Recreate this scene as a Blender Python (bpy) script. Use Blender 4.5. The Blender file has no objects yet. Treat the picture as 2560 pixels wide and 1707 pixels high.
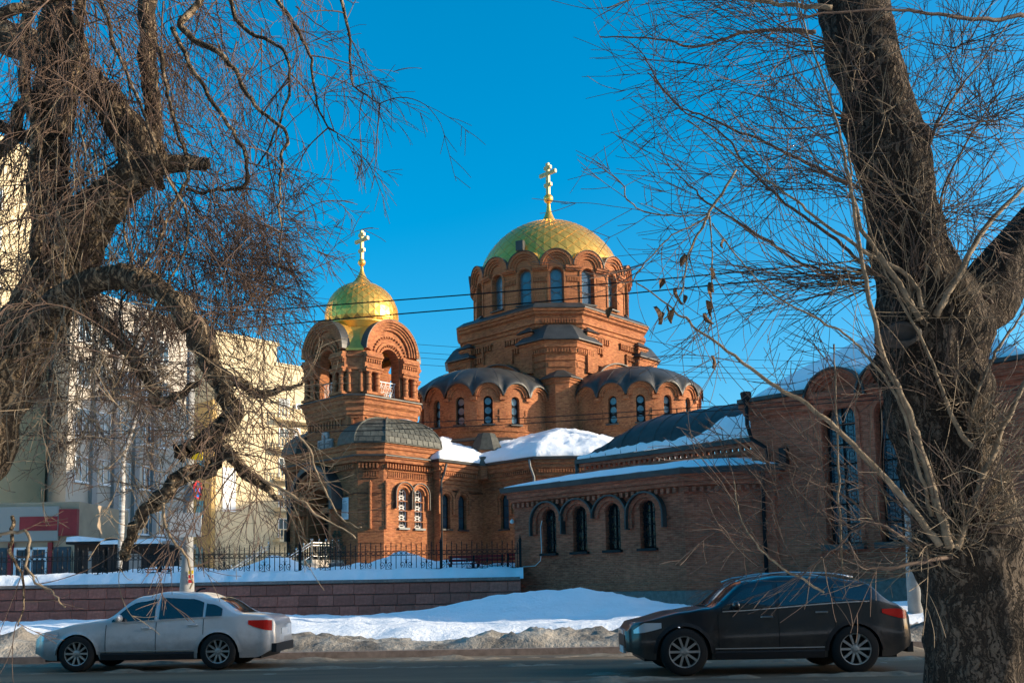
import bpy, math, random
import numpy as np
from mathutils import Vector, Matrix, noise
pi = math.pi; sin = math.sin; cos = math.cos; rad = math.radians
SC = bpy.context.scene; COL = SC.collection
# ---------------------------------------------------------------- camera
LENS = 34.0; FPX = LENS/36*2560; PITCH = rad(6); ROLL = rad(1.0); CAMZ = 1.35; CX, CY = 1280.0, 1224.0
_F = Vector((0, cos(PITCH), sin(PITCH))); _R0 = Vector((1, 0, 0)); _U0 = Vector((0, -sin(PITCH), cos(PITCH)))
_R = _R0*cos(ROLL)-_U0*sin(ROLL); _U = _U0*cos(ROLL)+_R0*sin(ROLL)
cam_d = bpy.data.cameras.new('camera'); cam = bpy.data.objects.new('camera', cam_d); COL.objects.link(cam)
cam_d.lens = LENS; cam_d.sensor_width = 36; cam_d.shift_y = (CY-853.5)/2560; cam_d.clip_start = .1; cam_d.clip_end = 5000
m3 = Matrix((_R, _U, -_F)).transposed(); cam.matrix_world = Matrix.Translation((0, 0, CAMZ)) @ m3.to_4x4()
SC.camera = cam
# ---------------------------------------------------------------- light
SUN_AZ = rad(82.5); SUN_EL = rad(17.0)      # azimuth from -Y (towards the viewer) turning to +X
SDIR = Vector((sin(SUN_AZ)*cos(SUN_EL), -cos(SUN_AZ)*cos(SUN_EL), sin(SUN_EL)))
W = bpy.data.worlds.new('World'); SC.world = W; W.use_nodes = True
nt = W.node_tree; nt.nodes.clear()
sky = nt.nodes.new('ShaderNodeTexSky'); sky.sky_type = 'NISHITA'; sky.sun_disc = False
sky.sun_elevation = SUN_EL; sky.sun_rotation = math.atan2(SDIR.x, SDIR.y)
sky.altitude = 200; sky.air_density = 1.0; sky.dust_density = 2.6; sky.ozone_density = 4.0
hs = nt.nodes.new('ShaderNodeHueSaturation'); hs.inputs['Saturation'].default_value = 1.40; hs.inputs['Hue'].default_value = .482
bg = nt.nodes.new('ShaderNodeBackground'); bg.inputs['Strength'].default_value = .12
wo = nt.nodes.new('ShaderNodeOutputWorld')
nt.links.new(sky.outputs[0], hs.inputs['Color']); nt.links.new(hs.outputs[0], bg.inputs['Color']); nt.links.new(bg.outputs[0], wo.inputs[0])
sl = bpy.data.lights.new('sun', 'SUN'); sl.energy = 3.05; sl.angle = rad(.5); sl.color = (1, .84, .62)
so = bpy.data.objects.new('sun', sl); COL.objects.link(so); so.location = (60, -10, 60); so.rotation_euler = SDIR.to_track_quat('Z', 'Y').to_euler()
SC.view_settings.view_transform = 'Standard'; SC.view_settings.look = 'None'; SC.view_settings.exposure = 1.25; SC.view_settings.gamma = 1
SC.view_settings.use_curve_mapping = False
try: SC.cycles.use_denoising = True; SC.cycles.max_bounces = 8
except Exception: pass

def at(x, y, Y):
    d = _F+_R*((x-CX)/FPX)+_U*((CY-y)/FPX)
    return Vector((0, 0, CAMZ))+d*(Y/d.y)
# ---------------------------------------------------------------- materials
MATS = {}
def N(nt, t, **k):
    n = nt.nodes.new(t)
    for a, b in k.items():
        if a in n.inputs: n.inputs[a].default_value = b
        else: setattr(n, a, b)
    return n
def mat(name, col, rough=.8, metal=0., ns=0., na=.25, bump=0., bs=None, stretch=(1, 1, 1), col2=None, rnd=0., spec=.3, coord='Object', detail=6, alpha=None, trans=0.):
    if name in MATS: return MATS[name]
    m = bpy.data.materials.new(name); m.use_nodes = True; t = m.node_tree; L = t.links.new
    b = t.nodes['Principled BSDF']; b.inputs['Roughness'].default_value = rough; b.inputs['Metallic'].default_value = metal
    b.inputs['Specular IOR Level'].default_value = spec
    c = tuple(col)+(1,); b.inputs['Base Color'].default_value = c
    if trans: b.inputs['Transmission Weight'].default_value = trans
    if ns or bump:
        tc = t.nodes.new('ShaderNodeTexCoord'); mp = N(t, 'ShaderNodeMapping'); mp.inputs['Scale'].default_value = stretch
        L(tc.outputs[coord], mp.inputs[0])
    last = None
    if ns:
        nz = N(t, 'ShaderNodeTexNoise', Scale=ns, Detail=detail, Roughness=.62); L(mp.outputs[0], nz.inputs['Vector'])
        cr = t.nodes.new('ShaderNodeValToRGB'); cr.color_ramp.elements[0].position = .32; cr.color_ramp.elements[1].position = .68
        c2 = col2 if col2 else tuple(x*(1-na) for x in col)
        cr.color_ramp.elements[0].color = tuple(c2)+(1,); cr.color_ramp.elements[1].color = c if col2 else tuple(min(1, x*(1+na*.6)) for x in col)+(1,)
        L(nz.outputs['Fac'], cr.inputs[0]); last = cr.outputs[0]
    if rnd:
        oi = t.nodes.new('ShaderNodeObjectInfo'); ma = N(t, 'ShaderNodeMapRange'); ma.inputs['To Min'].default_value = 1-rnd; ma.inputs['To Max'].default_value = 1+rnd
        L(oi.outputs['Random'], ma.inputs['Value']); h = t.nodes.new('ShaderNodeHueSaturation'); L(ma.outputs[0], h.inputs['Value'])
        h.inputs['Color'].default_value = c
        if last: L(last, h.inputs['Color'])
        last = h.outputs[0]
    if last: L(last, b.inputs['Base Color'])
    if bump:
        n2 = N(t, 'ShaderNodeTexNoise', Scale=bs or ns*3, Detail=5, Roughness=.65); L(mp.outputs[0], n2.inputs['Vector'])
        bp = N(t, 'ShaderNodeBump', Strength=1.0, Distance=bump); L(n2.outputs['Fac'], bp.inputs['Height']); L(bp.outputs[0], b.inputs['Normal'])
    MATS[name] = m; return m
def brick(name, c1, c2, mortar, bw=.26, bh=.078):
    m = bpy.data.materials.new(name); m.use_nodes = True; t = m.node_tree; L = t.links.new; b = t.nodes['Principled BSDF']
    b.inputs['Roughness'].default_value = .88; b.inputs['Specular IOR Level'].default_value = .2
    tc = t.nodes.new('ShaderNodeTexCoord')
    br = N(t, 'ShaderNodeTexBrick', Scale=1.0); br.inputs['Brick Width'].default_value = bw; br.inputs['Row Height'].default_value = bh
    br.inputs['Mortar Size'].default_value = .007; br.inputs['Mortar Smooth'].default_value = .3; br.inputs['Bias'].default_value = -.1
    br.inputs['Color1'].default_value = (*c1, 1); br.inputs['Color2'].default_value = (*c2, 1); br.inputs['Mortar'].default_value = (*mortar, 1)
    L(tc.outputs['UV'], br.inputs['Vector'])
    # course-to-course and patchy variation of the fired clay
    mp = N(t, 'ShaderNodeMapping'); mp.inputs['Scale'].default_value = (3.2, 11, 1); L(tc.outputs['UV'], mp.inputs[0])
    n1 = N(t, 'ShaderNodeTexNoise', Scale=1.0, Detail=2, Roughness=.5); L(mp.outputs[0], n1.inputs['Vector'])
    n2 = N(t, 'ShaderNodeTexNoise', Scale=.35, Detail=6, Roughness=.65); L(tc.outputs['Object'], n2.inputs['Vector'])
    ad = N(t, 'ShaderNodeMath', operation='ADD'); L(n1.outputs['Fac'], ad.inputs[0]); L(n2.outputs['Fac'], ad.inputs[1])
    ma = N(t, 'ShaderNodeMapRange'); ma.inputs['From Min'].default_value = .72; ma.inputs['From Max'].default_value = 1.28; ma.inputs['To Min'].default_value = .5; ma.inputs['To Max'].default_value = 1.3
    L(ad.outputs[0], ma.inputs['Value'])
    h = t.nodes.new('ShaderNodeHueSaturation'); L(br.outputs['Color'], h.inputs['Color']); L(ma.outputs[0], h.inputs['Value']); 
    # pale salt stains
    n3 = N(t, 'ShaderNodeTexNoise', Scale=.8, Detail=8, Roughness=.75); L(tc.outputs['Object'], n3.inputs['Vector'])
    m3_ = N(t, 'ShaderNodeMapRange'); m3_.inputs['From Min'].default_value = .66; m3_.inputs['From Max'].default_value = .82; m3_.inputs['To Max'].default_value = .45; L(n3.outputs['Fac'], m3_.inputs['Value'])
    mx = N(t, 'ShaderNodeMix', data_type='RGBA'); L(m3_.outputs[0], mx.inputs[0]); L(h.outputs[0], mx.inputs[6]); mx.inputs[7].default_value = (.45, .33, .27, 1)
    L(mx.outputs[2], b.inputs['Base Color'])
    bp = N(t, 'ShaderNodeBump', Strength=.5, Distance=.012); L(br.outputs['Fac'], bp.inputs['Height']); bp.invert = True; L(bp.outputs[0], b.inputs['Normal'])
    MATS[name] = m; return m
M_BR = brick('red_brick', (.41, .155, .060), (.27, .085, .037), (.36, .195, .11))
M_BR2 = brick('dark_brick', (.54, .140, .070), (.40, .092, .048), (.46, .20, .12))
M_SHIN = None
def shingle(name, col):
    m = mat(name, col, .6, .0, 2.0, .3); t = m.node_tree; L = t.links.new
    return m
M_ROOF = mat('dark_roof_metal', (.066, .064, .060), .48, .35, 1.3, .35, .004, 3)
M_SHIN = mat('grey_green_shingle', (.085, .085, .070), .62, .1, 5, .35, .004, 20, rnd=.28)
M_GOLD = mat('gilded_tile', (1.0, .51, .10), .32, .75, 3, .12, rnd=.06)
M_GOLDS = mat('gold_sheet', (1.0, .51, .11), .38, .75, 2, .2)
M_SNOW = mat('snow', (.86, .87, .89), .75, 0, .9, .05, .05, 5, spec=.25)
M_SNOWR = mat('roof_snow_surface', (.88, .88, .89), .75, 0, .8, .04, .05, 4, spec=.2)
M_DIRTY = mat('dirty_snow', (.46, .41, .34), .9, 0, 1.1, .3, .10, 4, col2=(.075, .065, .055), detail=9)
M_SLUSH = mat('brown_slush', (.30, .24, .17), .9, 0, 2.5, .3, .02, 20, col2=(.11, .088, .065), detail=9)
M_ASPH = mat('asphalt', (.19, .132, .078), .85, 0, .5, .3, .006, 60, stretch=(.25, 1.6, 1), col2=(.058, .044, .032))
M_SAND = mat('sandy_gutter', (.16, .125, .085), .95, 0, 1.6, .3, .02, 12, stretch=(.3, 1, 1), col2=(.06, .052, .045))
M_GRAN = mat('red_granite', (.38, .125, .085), .7, 0, 7, .35, .003, 30, rnd=.22)
M_GREY = mat('grey_stone', (.22, .17, .145), .75, 0, 6, .3, .003, 25, rnd=.15)
M_IRON = mat('black_iron', (.012, .012, .013), .55, .3)
M_STEEL = mat('bright_steel', (.75, .72, .66), .25, 1.)
M_WHITE = mat('white_metal', (.72, .70, .66), .5, 0)
M_DARK = mat('dark_interior', (.012, .012, .014), .6)
M_GLASS = mat('window_glass', (.035, .075, .10), .12, 0., 1.2, .4, spec=.9)
M_GLB = mat('blue_window_glass', (.07, .15, .19), .18, 0., 1.4, .35, spec=.9)
def bark(name, ridge, furrow, sc, zs, dist):
    m = bpy.data.materials.new(name); m.use_nodes = True; t = m.node_tree; L = t.links.new; b = t.nodes['Principled BSDF']; b.inputs['Roughness'].default_value = .95; b.inputs['Specular IOR Level'].default_value = .1
    tc = t.nodes.new('ShaderNodeTexCoord'); nz = N(t, 'ShaderNodeTexNoise', Scale=4.0, Detail=4, Roughness=.6); L(tc.outputs['Object'], nz.inputs['Vector'])
    mx = N(t, 'ShaderNodeMix', data_type='RGBA', blend_type='LINEAR_LIGHT'); mx.inputs[0].default_value = .14; L(tc.outputs['Object'], mx.inputs[6]); L(nz.outputs['Color'], mx.inputs[7])
    mp = N(t, 'ShaderNodeMapping'); mp.inputs['Scale'].default_value = (1, 1, zs); L(mx.outputs[2], mp.inputs[0])
    def crack(scale, wd):
        v = N(t, 'ShaderNodeTexNoise', Scale=scale, Detail=3, Roughness=.5); L(mp.outputs[0], v.inputs['Vector'])
        a = N(t, 'ShaderNodeMath', operation='SUBTRACT'); a.inputs[1].default_value = .5; L(v.outputs['Fac'], a.inputs[0]); b_ = N(t, 'ShaderNodeMath', operation='ABSOLUTE'); L(a.outputs[0], b_.inputs[0])
        q = N(t, 'ShaderNodeMapRange'); q.inputs['From Max'].default_value = wd; L(b_.outputs[0], q.inputs['Value']); return q
    c1, c2 = crack(sc*.42, .085), crack(sc*1.0, .10)
    r = N(t, 'ShaderNodeMath', operation='MULTIPLY'); L(c1.outputs[0], r.inputs[0]); L(c2.outputs[0], r.inputs[1])
    n2 = N(t, 'ShaderNodeTexNoise', Scale=sc*2.2, Detail=6, Roughness=.7); L(mp.outputs[0], n2.inputs['Vector'])
    n3 = N(t, 'ShaderNodeTexNoise', Scale=2.2, Detail=5, Roughness=.65); L(tc.outputs['Object'], n3.inputs['Vector'])
    mu = N(t, 'ShaderNodeMath', operation='MULTIPLY'); L(r.outputs[0], mu.inputs[0]); L(n2.outputs['Fac'], mu.inputs[1])
    cr = t.nodes.new('ShaderNodeValToRGB'); cr.color_ramp.elements[0].position = .06; cr.color_ramp.elements[0].color = (*furrow, 1); cr.color_ramp.elements[1].position = .50; cr.color_ramp.elements[1].color = (*ridge, 1); L(mu.outputs[0], cr.inputs[0])
    ma = N(t, 'ShaderNodeMapRange'); ma.inputs['From Min'].default_value = .3; ma.inputs['From Max'].default_value = .7; ma.inputs['To Min'].default_value = .6; ma.inputs['To Max'].default_value = 1.25; L(n3.outputs['Fac'], ma.inputs['Value'])
    h = t.nodes.new('ShaderNodeHueSaturation'); L(cr.outputs[0], h.inputs['Color']); L(ma.outputs[0], h.inputs['Value']); L(h.outputs[0], b.inputs['Base Color'])
    bp = N(t, 'ShaderNodeBump', Strength=1.0, Distance=dist); L(mu.outputs[0], bp.inputs['Height']); L(bp.outputs[0], b.inputs['Normal'])
    MATS[name] = m; return m
M_BARK = bark('grey_bark', (.42, .31, .20), (.05, .038, .028), 17, .15, .06)
M_BARK2 = bark('brown_bark', (.22, .175, .135), (.035, .029, .024), 24, .10, .06)
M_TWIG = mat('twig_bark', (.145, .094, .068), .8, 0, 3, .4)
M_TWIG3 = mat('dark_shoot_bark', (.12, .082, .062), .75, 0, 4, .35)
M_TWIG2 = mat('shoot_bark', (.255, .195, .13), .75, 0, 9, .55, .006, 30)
M_WOODCUT = mat('pale_wood', (.55, .40, .24), .9, 0, 6, .3)
M_CONC = mat('pole_concrete', (.30, .295, .28), .85, 0, 3, .2, .002, 30)
# ---------------------------------------------------------------- mesh builder
def cross_z(n): return (-n[1], n[0])
class MB:
    def __init__(s): s.v = []; s.f = []
    def add(s, vs, fs):
        o = len(s.v); s.v.extend([tuple(p) for p in vs]); s.f.extend([tuple(i+o for i in f) for f in fs]); return s
    def quad(s, a, b, c, d): return s.add([a, b, c, d], [(0, 1, 2, 3)])
    def hexa(s, p): return s.add(p, [(0, 3, 2, 1), (4, 5, 6, 7), (0, 1, 5, 4), (1, 2, 6, 5), (2, 3, 7, 6), (3, 0, 4, 7)])
    def box(s, x0, x1, y0, y1, z0, z1):
        return s.hexa([(x0, y0, z0), (x1, y0, z0), (x1, y1, z0), (x0, y1, z0), (x0, y0, z1), (x1, y0, z1), (x1, y1, z1), (x0, y1, z1)])
    def fbox(s, fm, u0, u1, z0, z1, d0, d1):
        return s.hexa([fm(u0, z0, d0), fm(u1, z0, d0), fm(u1, z0, d1), fm(u0, z0, d1), fm(u0, z1, d0), fm(u1, z1, d0), fm(u1, z1, d1), fm(u0, z1, d1)])
    def loft(s, rings, cap0=False, cap1=False, closed=True):
        n = len(rings[0]); o = len(s.v)
        for r in rings: s.v.extend([tuple(p) for p in r])
        for i in range(len(rings)-1):
            for j in range(n if closed else n-1):
                k = (j+1) % n; a = o+i*n
                s.f.append((a+j, a+k, a+n+k, a+n+j))
        if cap0: s.f.append(tuple(o+j for j in reversed(range(n))))
        if cap1: s.f.append(tuple(o+(len(rings)-1)*n+j for j in range(n)))
        return s
    def prof(s, poly, pr, cap0=False, cap1=True):      # polygon outline swept through (offset, z)
        return s.loft([[(x, y, z) for x, y in offs(poly, o)] for o, z in pr], cap0, cap1)
    def lathe(s, pr, n=24, c=(0, 0), cap=True, a0=0.):
        return s.loft([[(c[0]+r*cos(a0+2*pi*j/n), c[1]+r*sin(a0+2*pi*j/n), z) for j in range(n)] for r, z in pr], cap, cap)
    def tube(s, pts, rads, n=6, cap=True):
        pts = [Vector(p) for p in pts]; k = len(pts)
        if not hasattr(rads, '__len__'): rads = [rads]*k
        t = (pts[1]-pts[0]).normalized(); a = t.orthogonal().normalized(); rings = []
        for i in range(k):
            t2 = (pts[min(i+1, k-1)]-pts[max(i-1, 0)])
            if t2.length < 1e-9: t2 = t
            t2.normalize(); a = (a-t2*a.dot(t2))
            if a.length < 1e-6: a = t2.orthogonal()
            a.normalize(); b = t2.cross(a); p = pts[i]; r = rads[i]
            rings.append([p+(a*cos(2*pi*j/n)+b*sin(2*pi*j/n))*r for j in range(n)])
        return s.loft(rings, cap, cap)
    def wall(s, fm, u0, u1, z0, zt, ops=(), du=1e9, dep=.25):
        ztf = zt if callable(zt) else (lambda u: zt)
        us = [u0, u1]; nn = int((u1-u0)/du)
        us += [u0+(u1-u0)*i/(nn+1) for i in range(1, nn+1)]
        for uc, hw, zb, zs in ops: us += [uc-hw*cos(pi*k/12) for k in range(13)]
        us = sorted(us); uu = [us[0]]
        for u in us[1:]:
            if u-uu[-1] > 1e-4: uu.append(u)
        for a, b in zip(uu[:-1], uu[1:]):
            m = (a+b)/2; op = next((o for o in ops if abs(m-o[0]) < o[1]), None)
            if not op: s.quad(fm(a, z0, 0), fm(b, z0, 0), fm(b, ztf(b), 0), fm(a, ztf(a), 0)); continue
            uc, hw, zb, zs = op; ar = lambda u: zs+math.sqrt(max(0, hw*hw-(u-uc)**2))
            if zb > z0+1e-4: s.quad(fm(a, z0, 0), fm(b, z0, 0), fm(b, zb, 0), fm(a, zb, 0))
            s.quad(fm(a, ar(a), 0), fm(b, ar(b), 0), fm(b, ztf(b), 0), fm(a, ztf(a), 0))
            s.quad(fm(a, ar(a), 0), fm(b, ar(b), 0), fm(b, ar(b), -dep), fm(a, ar(a), -dep))
            s.quad(fm(a, zb, 0), fm(b, zb, 0), fm(b, zb, -dep), fm(a, zb, -dep))
        for uc, hw, zb, zs in ops:
            for sg in (-1, 1): s.quad(fm(uc+sg*hw, zb, 0), fm(uc+sg*hw, zs, 0), fm(uc+sg*hw, zs, -dep), fm(uc+sg*hw, zb, -dep))
        return s
    def arch(s, fm, uc, ri, ro, zs, d0, d1, leg=0., n=16, a0=0., a1=pi):
        pth = []
        if leg: pth.append((1, 0, -leg))
        for k in range(n+1):
            a = a0+(a1-a0)*k/n; pth.append((cos(a), sin(a), 0))
        if leg: pth.append((-1, 0, -leg))
        rings = []
        for c, sn, dz in pth:
            i = (uc+ri*c, zs+ri*sn+dz); o = (uc+ro*c, zs+ro*sn+dz)
            rings.append([fm(i[0], i[1], d0), fm(o[0], o[1], d0), fm(o[0], o[1], d1), fm(i[0], i[1], d1)])
        return s.loft(rings, True, True)
    def pane(s, fm, op, d, n=12):
        uc, hw, zb, zs = op
        for k in range(n):
            a = uc-hw*cos(pi*k/n); b = uc-hw*cos(pi*(k+1)/n); ar = lambda u: zs+math.sqrt(max(0, hw*hw-(u-uc)**2))
            s.quad(fm(a, zb, d), fm(b, zb, d), fm(b, ar(b), d), fm(a, ar(a), d))
        return s
    def ring(s, fm, uc, zc, r, d, t=.03, n=20, k=4, a0=0, a1=2*pi):
        return s.tube([fm(uc+r*cos(a0+(a1-a0)*i/n), zc+r*sin(a0+(a1-a0)*i/n), d) for i in range(n+1)], t, k)
    def disc(s, fm, uc, zc, r, d, n=16):
        return s.add([fm(uc+r*cos(2*pi*i/n), zc+r*sin(2*pi*i/n), d) for i in range(n)], [tuple(range(n))])
    def mesh(s, name, m, smooth=False, recalc=True):
        me = bpy.data.meshes.new(name); me.from_pydata(s.v, [], s.f)
        if recalc and len(s.f) < 60000:
            import bmesh
            bm = bmesh.new(); bm.from_mesh(me); bmesh.ops.recalc_face_normals(bm, faces=bm.faces); bm.to_mesh(me); bm.free()
        if m: me.materials.append(m)
        if smooth: me.polygons.foreach_set('use_smooth', [True]*len(me.polygons))
        if len(s.f) < 60000: auto_uv(me)
        me.update(); return me
    def build(s, name, m, parent=None, smooth=False, loc=None, **kw):
        return ob(name, s.mesh(name, m, smooth), parent, loc, **kw)
def auto_uv(me):
    nf = len(me.polygons); nl = len(me.loops)
    if not nf: return
    co = np.empty(len(me.vertices)*3); me.vertices.foreach_get('co', co); co = co.reshape(-1, 3)
    nr = np.empty(nf*3); me.polygons.foreach_get('normal', nr); nr = nr.reshape(-1, 3)
    tot = np.empty(nf, int); me.polygons.foreach_get('loop_total', tot); vi = np.empty(nl, int); me.loops.foreach_get('vertex_index', vi)
    fi = np.repeat(np.arange(nf), tot); n = nr[fi]; p = co[vi]
    t = np.stack([-n[:, 1], n[:, 0]], 1); l = np.linalg.norm(t, axis=1); fl = np.abs(n[:, 2]) > .8
    t = t/np.maximum(l, 1e-6)[:, None]
    uv = np.where(fl[:, None], p[:, :2], np.stack([(p[:, :2]*t).sum(1), p[:, 2]], 1))
    me.uv_layers.new(name='UVMap').data.foreach_set('uv', uv.astype(np.float32).ravel())
def offs(poly, d):
    if abs(d) < 1e-9: return list(poly)
    n = len(poly); A = sum(poly[i][0]*poly[(i+1) % n][1]-poly[(i+1) % n][0]*poly[i][1] for i in range(n)); sg = 1 if A > 0 else -1
    out = []
    for i in range(n):
        p0, p1, p2 = poly[i-1], poly[i], poly[(i+1) % n]
        e1 = Vector((p1[0]-p0[0], p1[1]-p0[1])).normalized(); e2 = Vector((p2[0]-p1[0], p2[1]-p1[1])).normalized()
        n1 = Vector((e1.y, -e1.x))*sg; n2 = Vector((e2.y, -e2.x))*sg; b = n1+n2
        if b.length < 1e-6: b = n1
        b.normalize(); k = d/max(.35, b.dot(n1)); out.append((p1[0]+b.x*k, p1[1]+b.y*k))
    return out
def ob(name, me, parent=None, loc=None, label=None, cat=None, group=None, kind=None, rz=None):
    o = bpy.data.objects.new(name, me); COL.objects.link(o)
    if parent: o.parent = parent
    if loc is not None: o.location = loc
    if rz is not None: o.rotation_euler = (0, 0, rz)
    for k, v in (('label', label), ('category', cat), ('group', group), ('kind', kind)):
        if v: o[k] = v
    return o
def thing(name, label, cat, loc=(0, 0, 0), rz=0., group=None, kind=None):
    return ob(name, None, None, loc, label, cat, group, kind, rz)
def copy_tree(o, parent=None):
    c = o.copy(); COL.objects.link(c); c.parent = parent
    for ch in list(o.children): copy_tree(ch, c)
    return c
def flat(p0, p1):        # wall frame: u along p0->p1, d outward to the right-hand side
    t = Vector((p1[0]-p0[0], p1[1]-p0[1])).normalized(); n = Vector((t.y, -t.x))
    return lambda u, z, d: (p0[0]+t.x*u+n.x*d, p0[1]+t.y*u+n.y*d, z)
def cyl(c, R, a0):       # u measured along the arc from angle a0
    return lambda u, z, d: (c[0]+(R+d)*cos(a0+u/R), c[1]+(R+d)*sin(a0+u/R), z)
def chsq(h, c): return [(h, -c), (h, c), (c, h), (-c, h), (-h, c), (-h, -c), (-c, -h), (c, -h)]
def fbm(x, y, s=1., o=4):
    return noise.fractal(Vector((x*s, y*s, 3.7)), 1.0, 2.0, o)
def catmull(P, sub):
    out = []; n = len(P)
    for i in range(n-1):
        p0, p1, p2, p3 = P[max(i-1, 0)], P[i], P[i+1], P[min(i+2, n-1)]
        for k in range(sub):
            t = k/sub; out.append(.5*((2*p1)+(p2-p0)*t+(2*p0-5*p1+4*p2-p3)*t*t+(-p0+3*p1-3*p2+p3)*t**3))
    out.append(P[-1]); return out
# ================================================================ SETTING
def sheet(name, x0, x1, y0, y1, z, m):
    return MB().quad((x0, y0, z), (x1, y0, z), (x1, y1, z), (x0, y1, z)).build(name, m, kind='structure')
sheet('ground', -2500, 2500, -800, 3500, -.012, M_SNOW)
sheet('road', -160, 160, 9.5, 20.9, 0., M_ASPH)
sheet('gutter', -160, 160, 19.9, 20.9, .004, M_SAND)
MB().box(-160, 160, 20.9, 21.1, -.01, .14).build('kerb', M_GREY, kind='structure')
MB().box(-160, 160, 9.3, 9.5, -.01, .13).build('kerb', M_GREY, kind='structure')
MB().box(-160, 160, 21.1, 44.1, -.01, .13).build('pavement', M_ASPH, kind='structure')
tb = MB(); tb.box(-120, .3, 44.45, 240, -.01, 1.95); tb.box(.3, 120, 50, 240, -.01, 1.946); tb.build('terrace', M_SNOW, kind='structure')
def field(name, x0, x1, y0, y1, st, h, m, **kw):
    nx = int((x1-x0)/st)+1; ny = int((y1-y0)/st)+1; b = MB()
    for j in range(ny):
        for i in range(nx):
            x = x0+(x1-x0)*i/(nx-1); y = y0+(y1-y0)*j/(ny-1); b.v.append((x, y, h(x, y)))
    for j in range(ny-1):
        for i in range(nx-1): a = j*nx+i; b.f.append((a, a+1, a+nx+1, a+nx))
    return b.build(name, m, smooth=True, **kw)
def sst(a, b, x): t = min(1, max(0, (x-a)/(b-a))); return t*t*(3-2*t)
MND = at(1395, 1465, 33.5)
def h_clean(x, y):
    b = .10+.42*sst(22.2, 24.5, y)*(1-.25*sst(36, 43, y))+.10*fbm(x, y, .45)+.06*fbm(x, y, 2.2)+.03*fbm(x, y, 5)
    d2 = ((x-MND.x)/4.2)**2+((y-33.5)/2.6)**2
    b += .85*math.exp(-d2)*(1+.15*fbm(x, y, .9))
    b += .38*math.exp(-((x-9.5)/4.5)**2-((y-27)/2)**2)+.3*math.exp(-((x+9)/5)**2-((y-29)/3)**2)
    return b
def h_dirty(x, y):
    t = sst(20.95, 22.0, y)*(1-sst(23.3, 24.8, y))
    a = .40+.17*fbm(x, 5, .33)+.12*fbm(x, 9, 1.2)
    return .02+t*max(.12, a)*(1+.4*fbm(x, y, 1.7)+.22*fbm(x, y, 4.5))
field('snow_field', -34, 34, 22.0, 44.0, .28, h_clean, M_SNOW, kind='stuff', label='smooth blue shaded snow on the pavement below the stone wall', cat='snow')
field('dirty_snow_bank', -34, 34, 20.95, 25, .15, h_dirty, M_DIRTY, kind='stuff', label='dirty brown ploughed snow bank along the kerb behind the cars', cat='snow')
def h_slush(x, y):
    e = .07*fbm(x, y, .9)+.05*fbm(x, y, 3.)
    a = .05*math.exp(-((y-18.0-.25*fbm(x, 1, .15))/.16)**2)+.06*math.exp(-((y-20.2-.2*fbm(x, 4, .2))/.3)**2)+.045*math.exp(-((y-14.7-.3*fbm(x, 8, .12))/.18)**2)
    return -.028+a*(1+1.2*fbm(x, y, 1.6))+e*.45
field('road_slush', -26, 22, 13.2, 20.9, .11, h_slush, M_SLUSH, kind='stuff', label='thin brown slush lying in ridges along the road', cat='slush')
def h_terr(x, y):
    e = .16*fbm(x, 3, .8)+.09*fbm(x, 6, 2.6)
    b = 1.97+.52*sst(43.98+e, 44.7+e, y)+.07*fbm(x, y, .9)+.06*fbm(x, y, 2.6)+.03*fbm(x, y, 6)
    for px, yy, hh, sx, sy in ((1010, 50.5, 1.0, 1.5, 1.6), (900, 49, .35, 2, 1.3), (690, 48.5, .85, 1.4, 1.2), (1150, 51, .6, 1.3, 1.4), (1255, 49, .35, 1.2, 1.2), (420, 49, .4, 3, 1.5)):
        X = at(px, 1400, yy).x; b += hh*math.exp(-((x-X)/sx)**2-((y-yy)/sy)**2)*(1+.12*fbm(x, y, 1.3))
    return b
field('terrace_snow', -30, .45, 43.9, 55, .17, h_terr, M_SNOW, kind='stuff', label='heaped snow behind the iron fence on top of the stone wall', cat='snow')
# ---- retaining wall of granite blocks
RW = thing('retaining_wall', 'long low wall of reddish granite blocks below the iron fence', 'wall', (0, 44, 0))
MB().box(-60, .32, .06, .44, 0, 1.86).build('core', M_GREY, RW)
rng = random.Random(4); BLK = {}
def blockmesh(w, h, m, dp=.16, ch=.014):
    k = (round(w, 2), round(h, 2), m.name)
    if k not in BLK:
        b = MB(); r0 = [(0, dp, 0), (w, dp, 0), (w, dp, h), (0, dp, h)]; r1 = [(0, ch, 0), (w, ch, 0), (w, ch, h), (0, ch, h)]
        r2 = [(ch, 0, ch), (w-ch, 0, ch), (w-ch, 0, h-ch), (ch, 0, h-ch)]
        b.loft([r0, r1, r2], False, True); BLK[k] = b.mesh('block', m)
    return BLK[k]
for ci, (z0, hh) in enumerate(((1.36, .48), (.86, .48), (.36, .48))):
    x = -27.5-rng.random()
    while x < .25:
        w = rng.choice((.72, .84, .84, .96, 1.08)); w = min(w, .32-x)
        if w > .2: ob('granite_block', blockmesh(w-.012, hh-.012, M_GRAN), RW, (x, -.10+rng.uniform(-.006, .006), z0))
        x += w
x = -27.6
while x < .3:
    w = rng.choice((1.3, 1.5, 1.7)); w = min(w, .36-x)
    if w > .2: ob('coping_slab', blockmesh(w-.014, .15, M_GREY, .6), RW, (x, -.2+rng.uniform(-.008, .008), 1.86+rng.uniform(-.004, .004)))
    x += w
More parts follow.
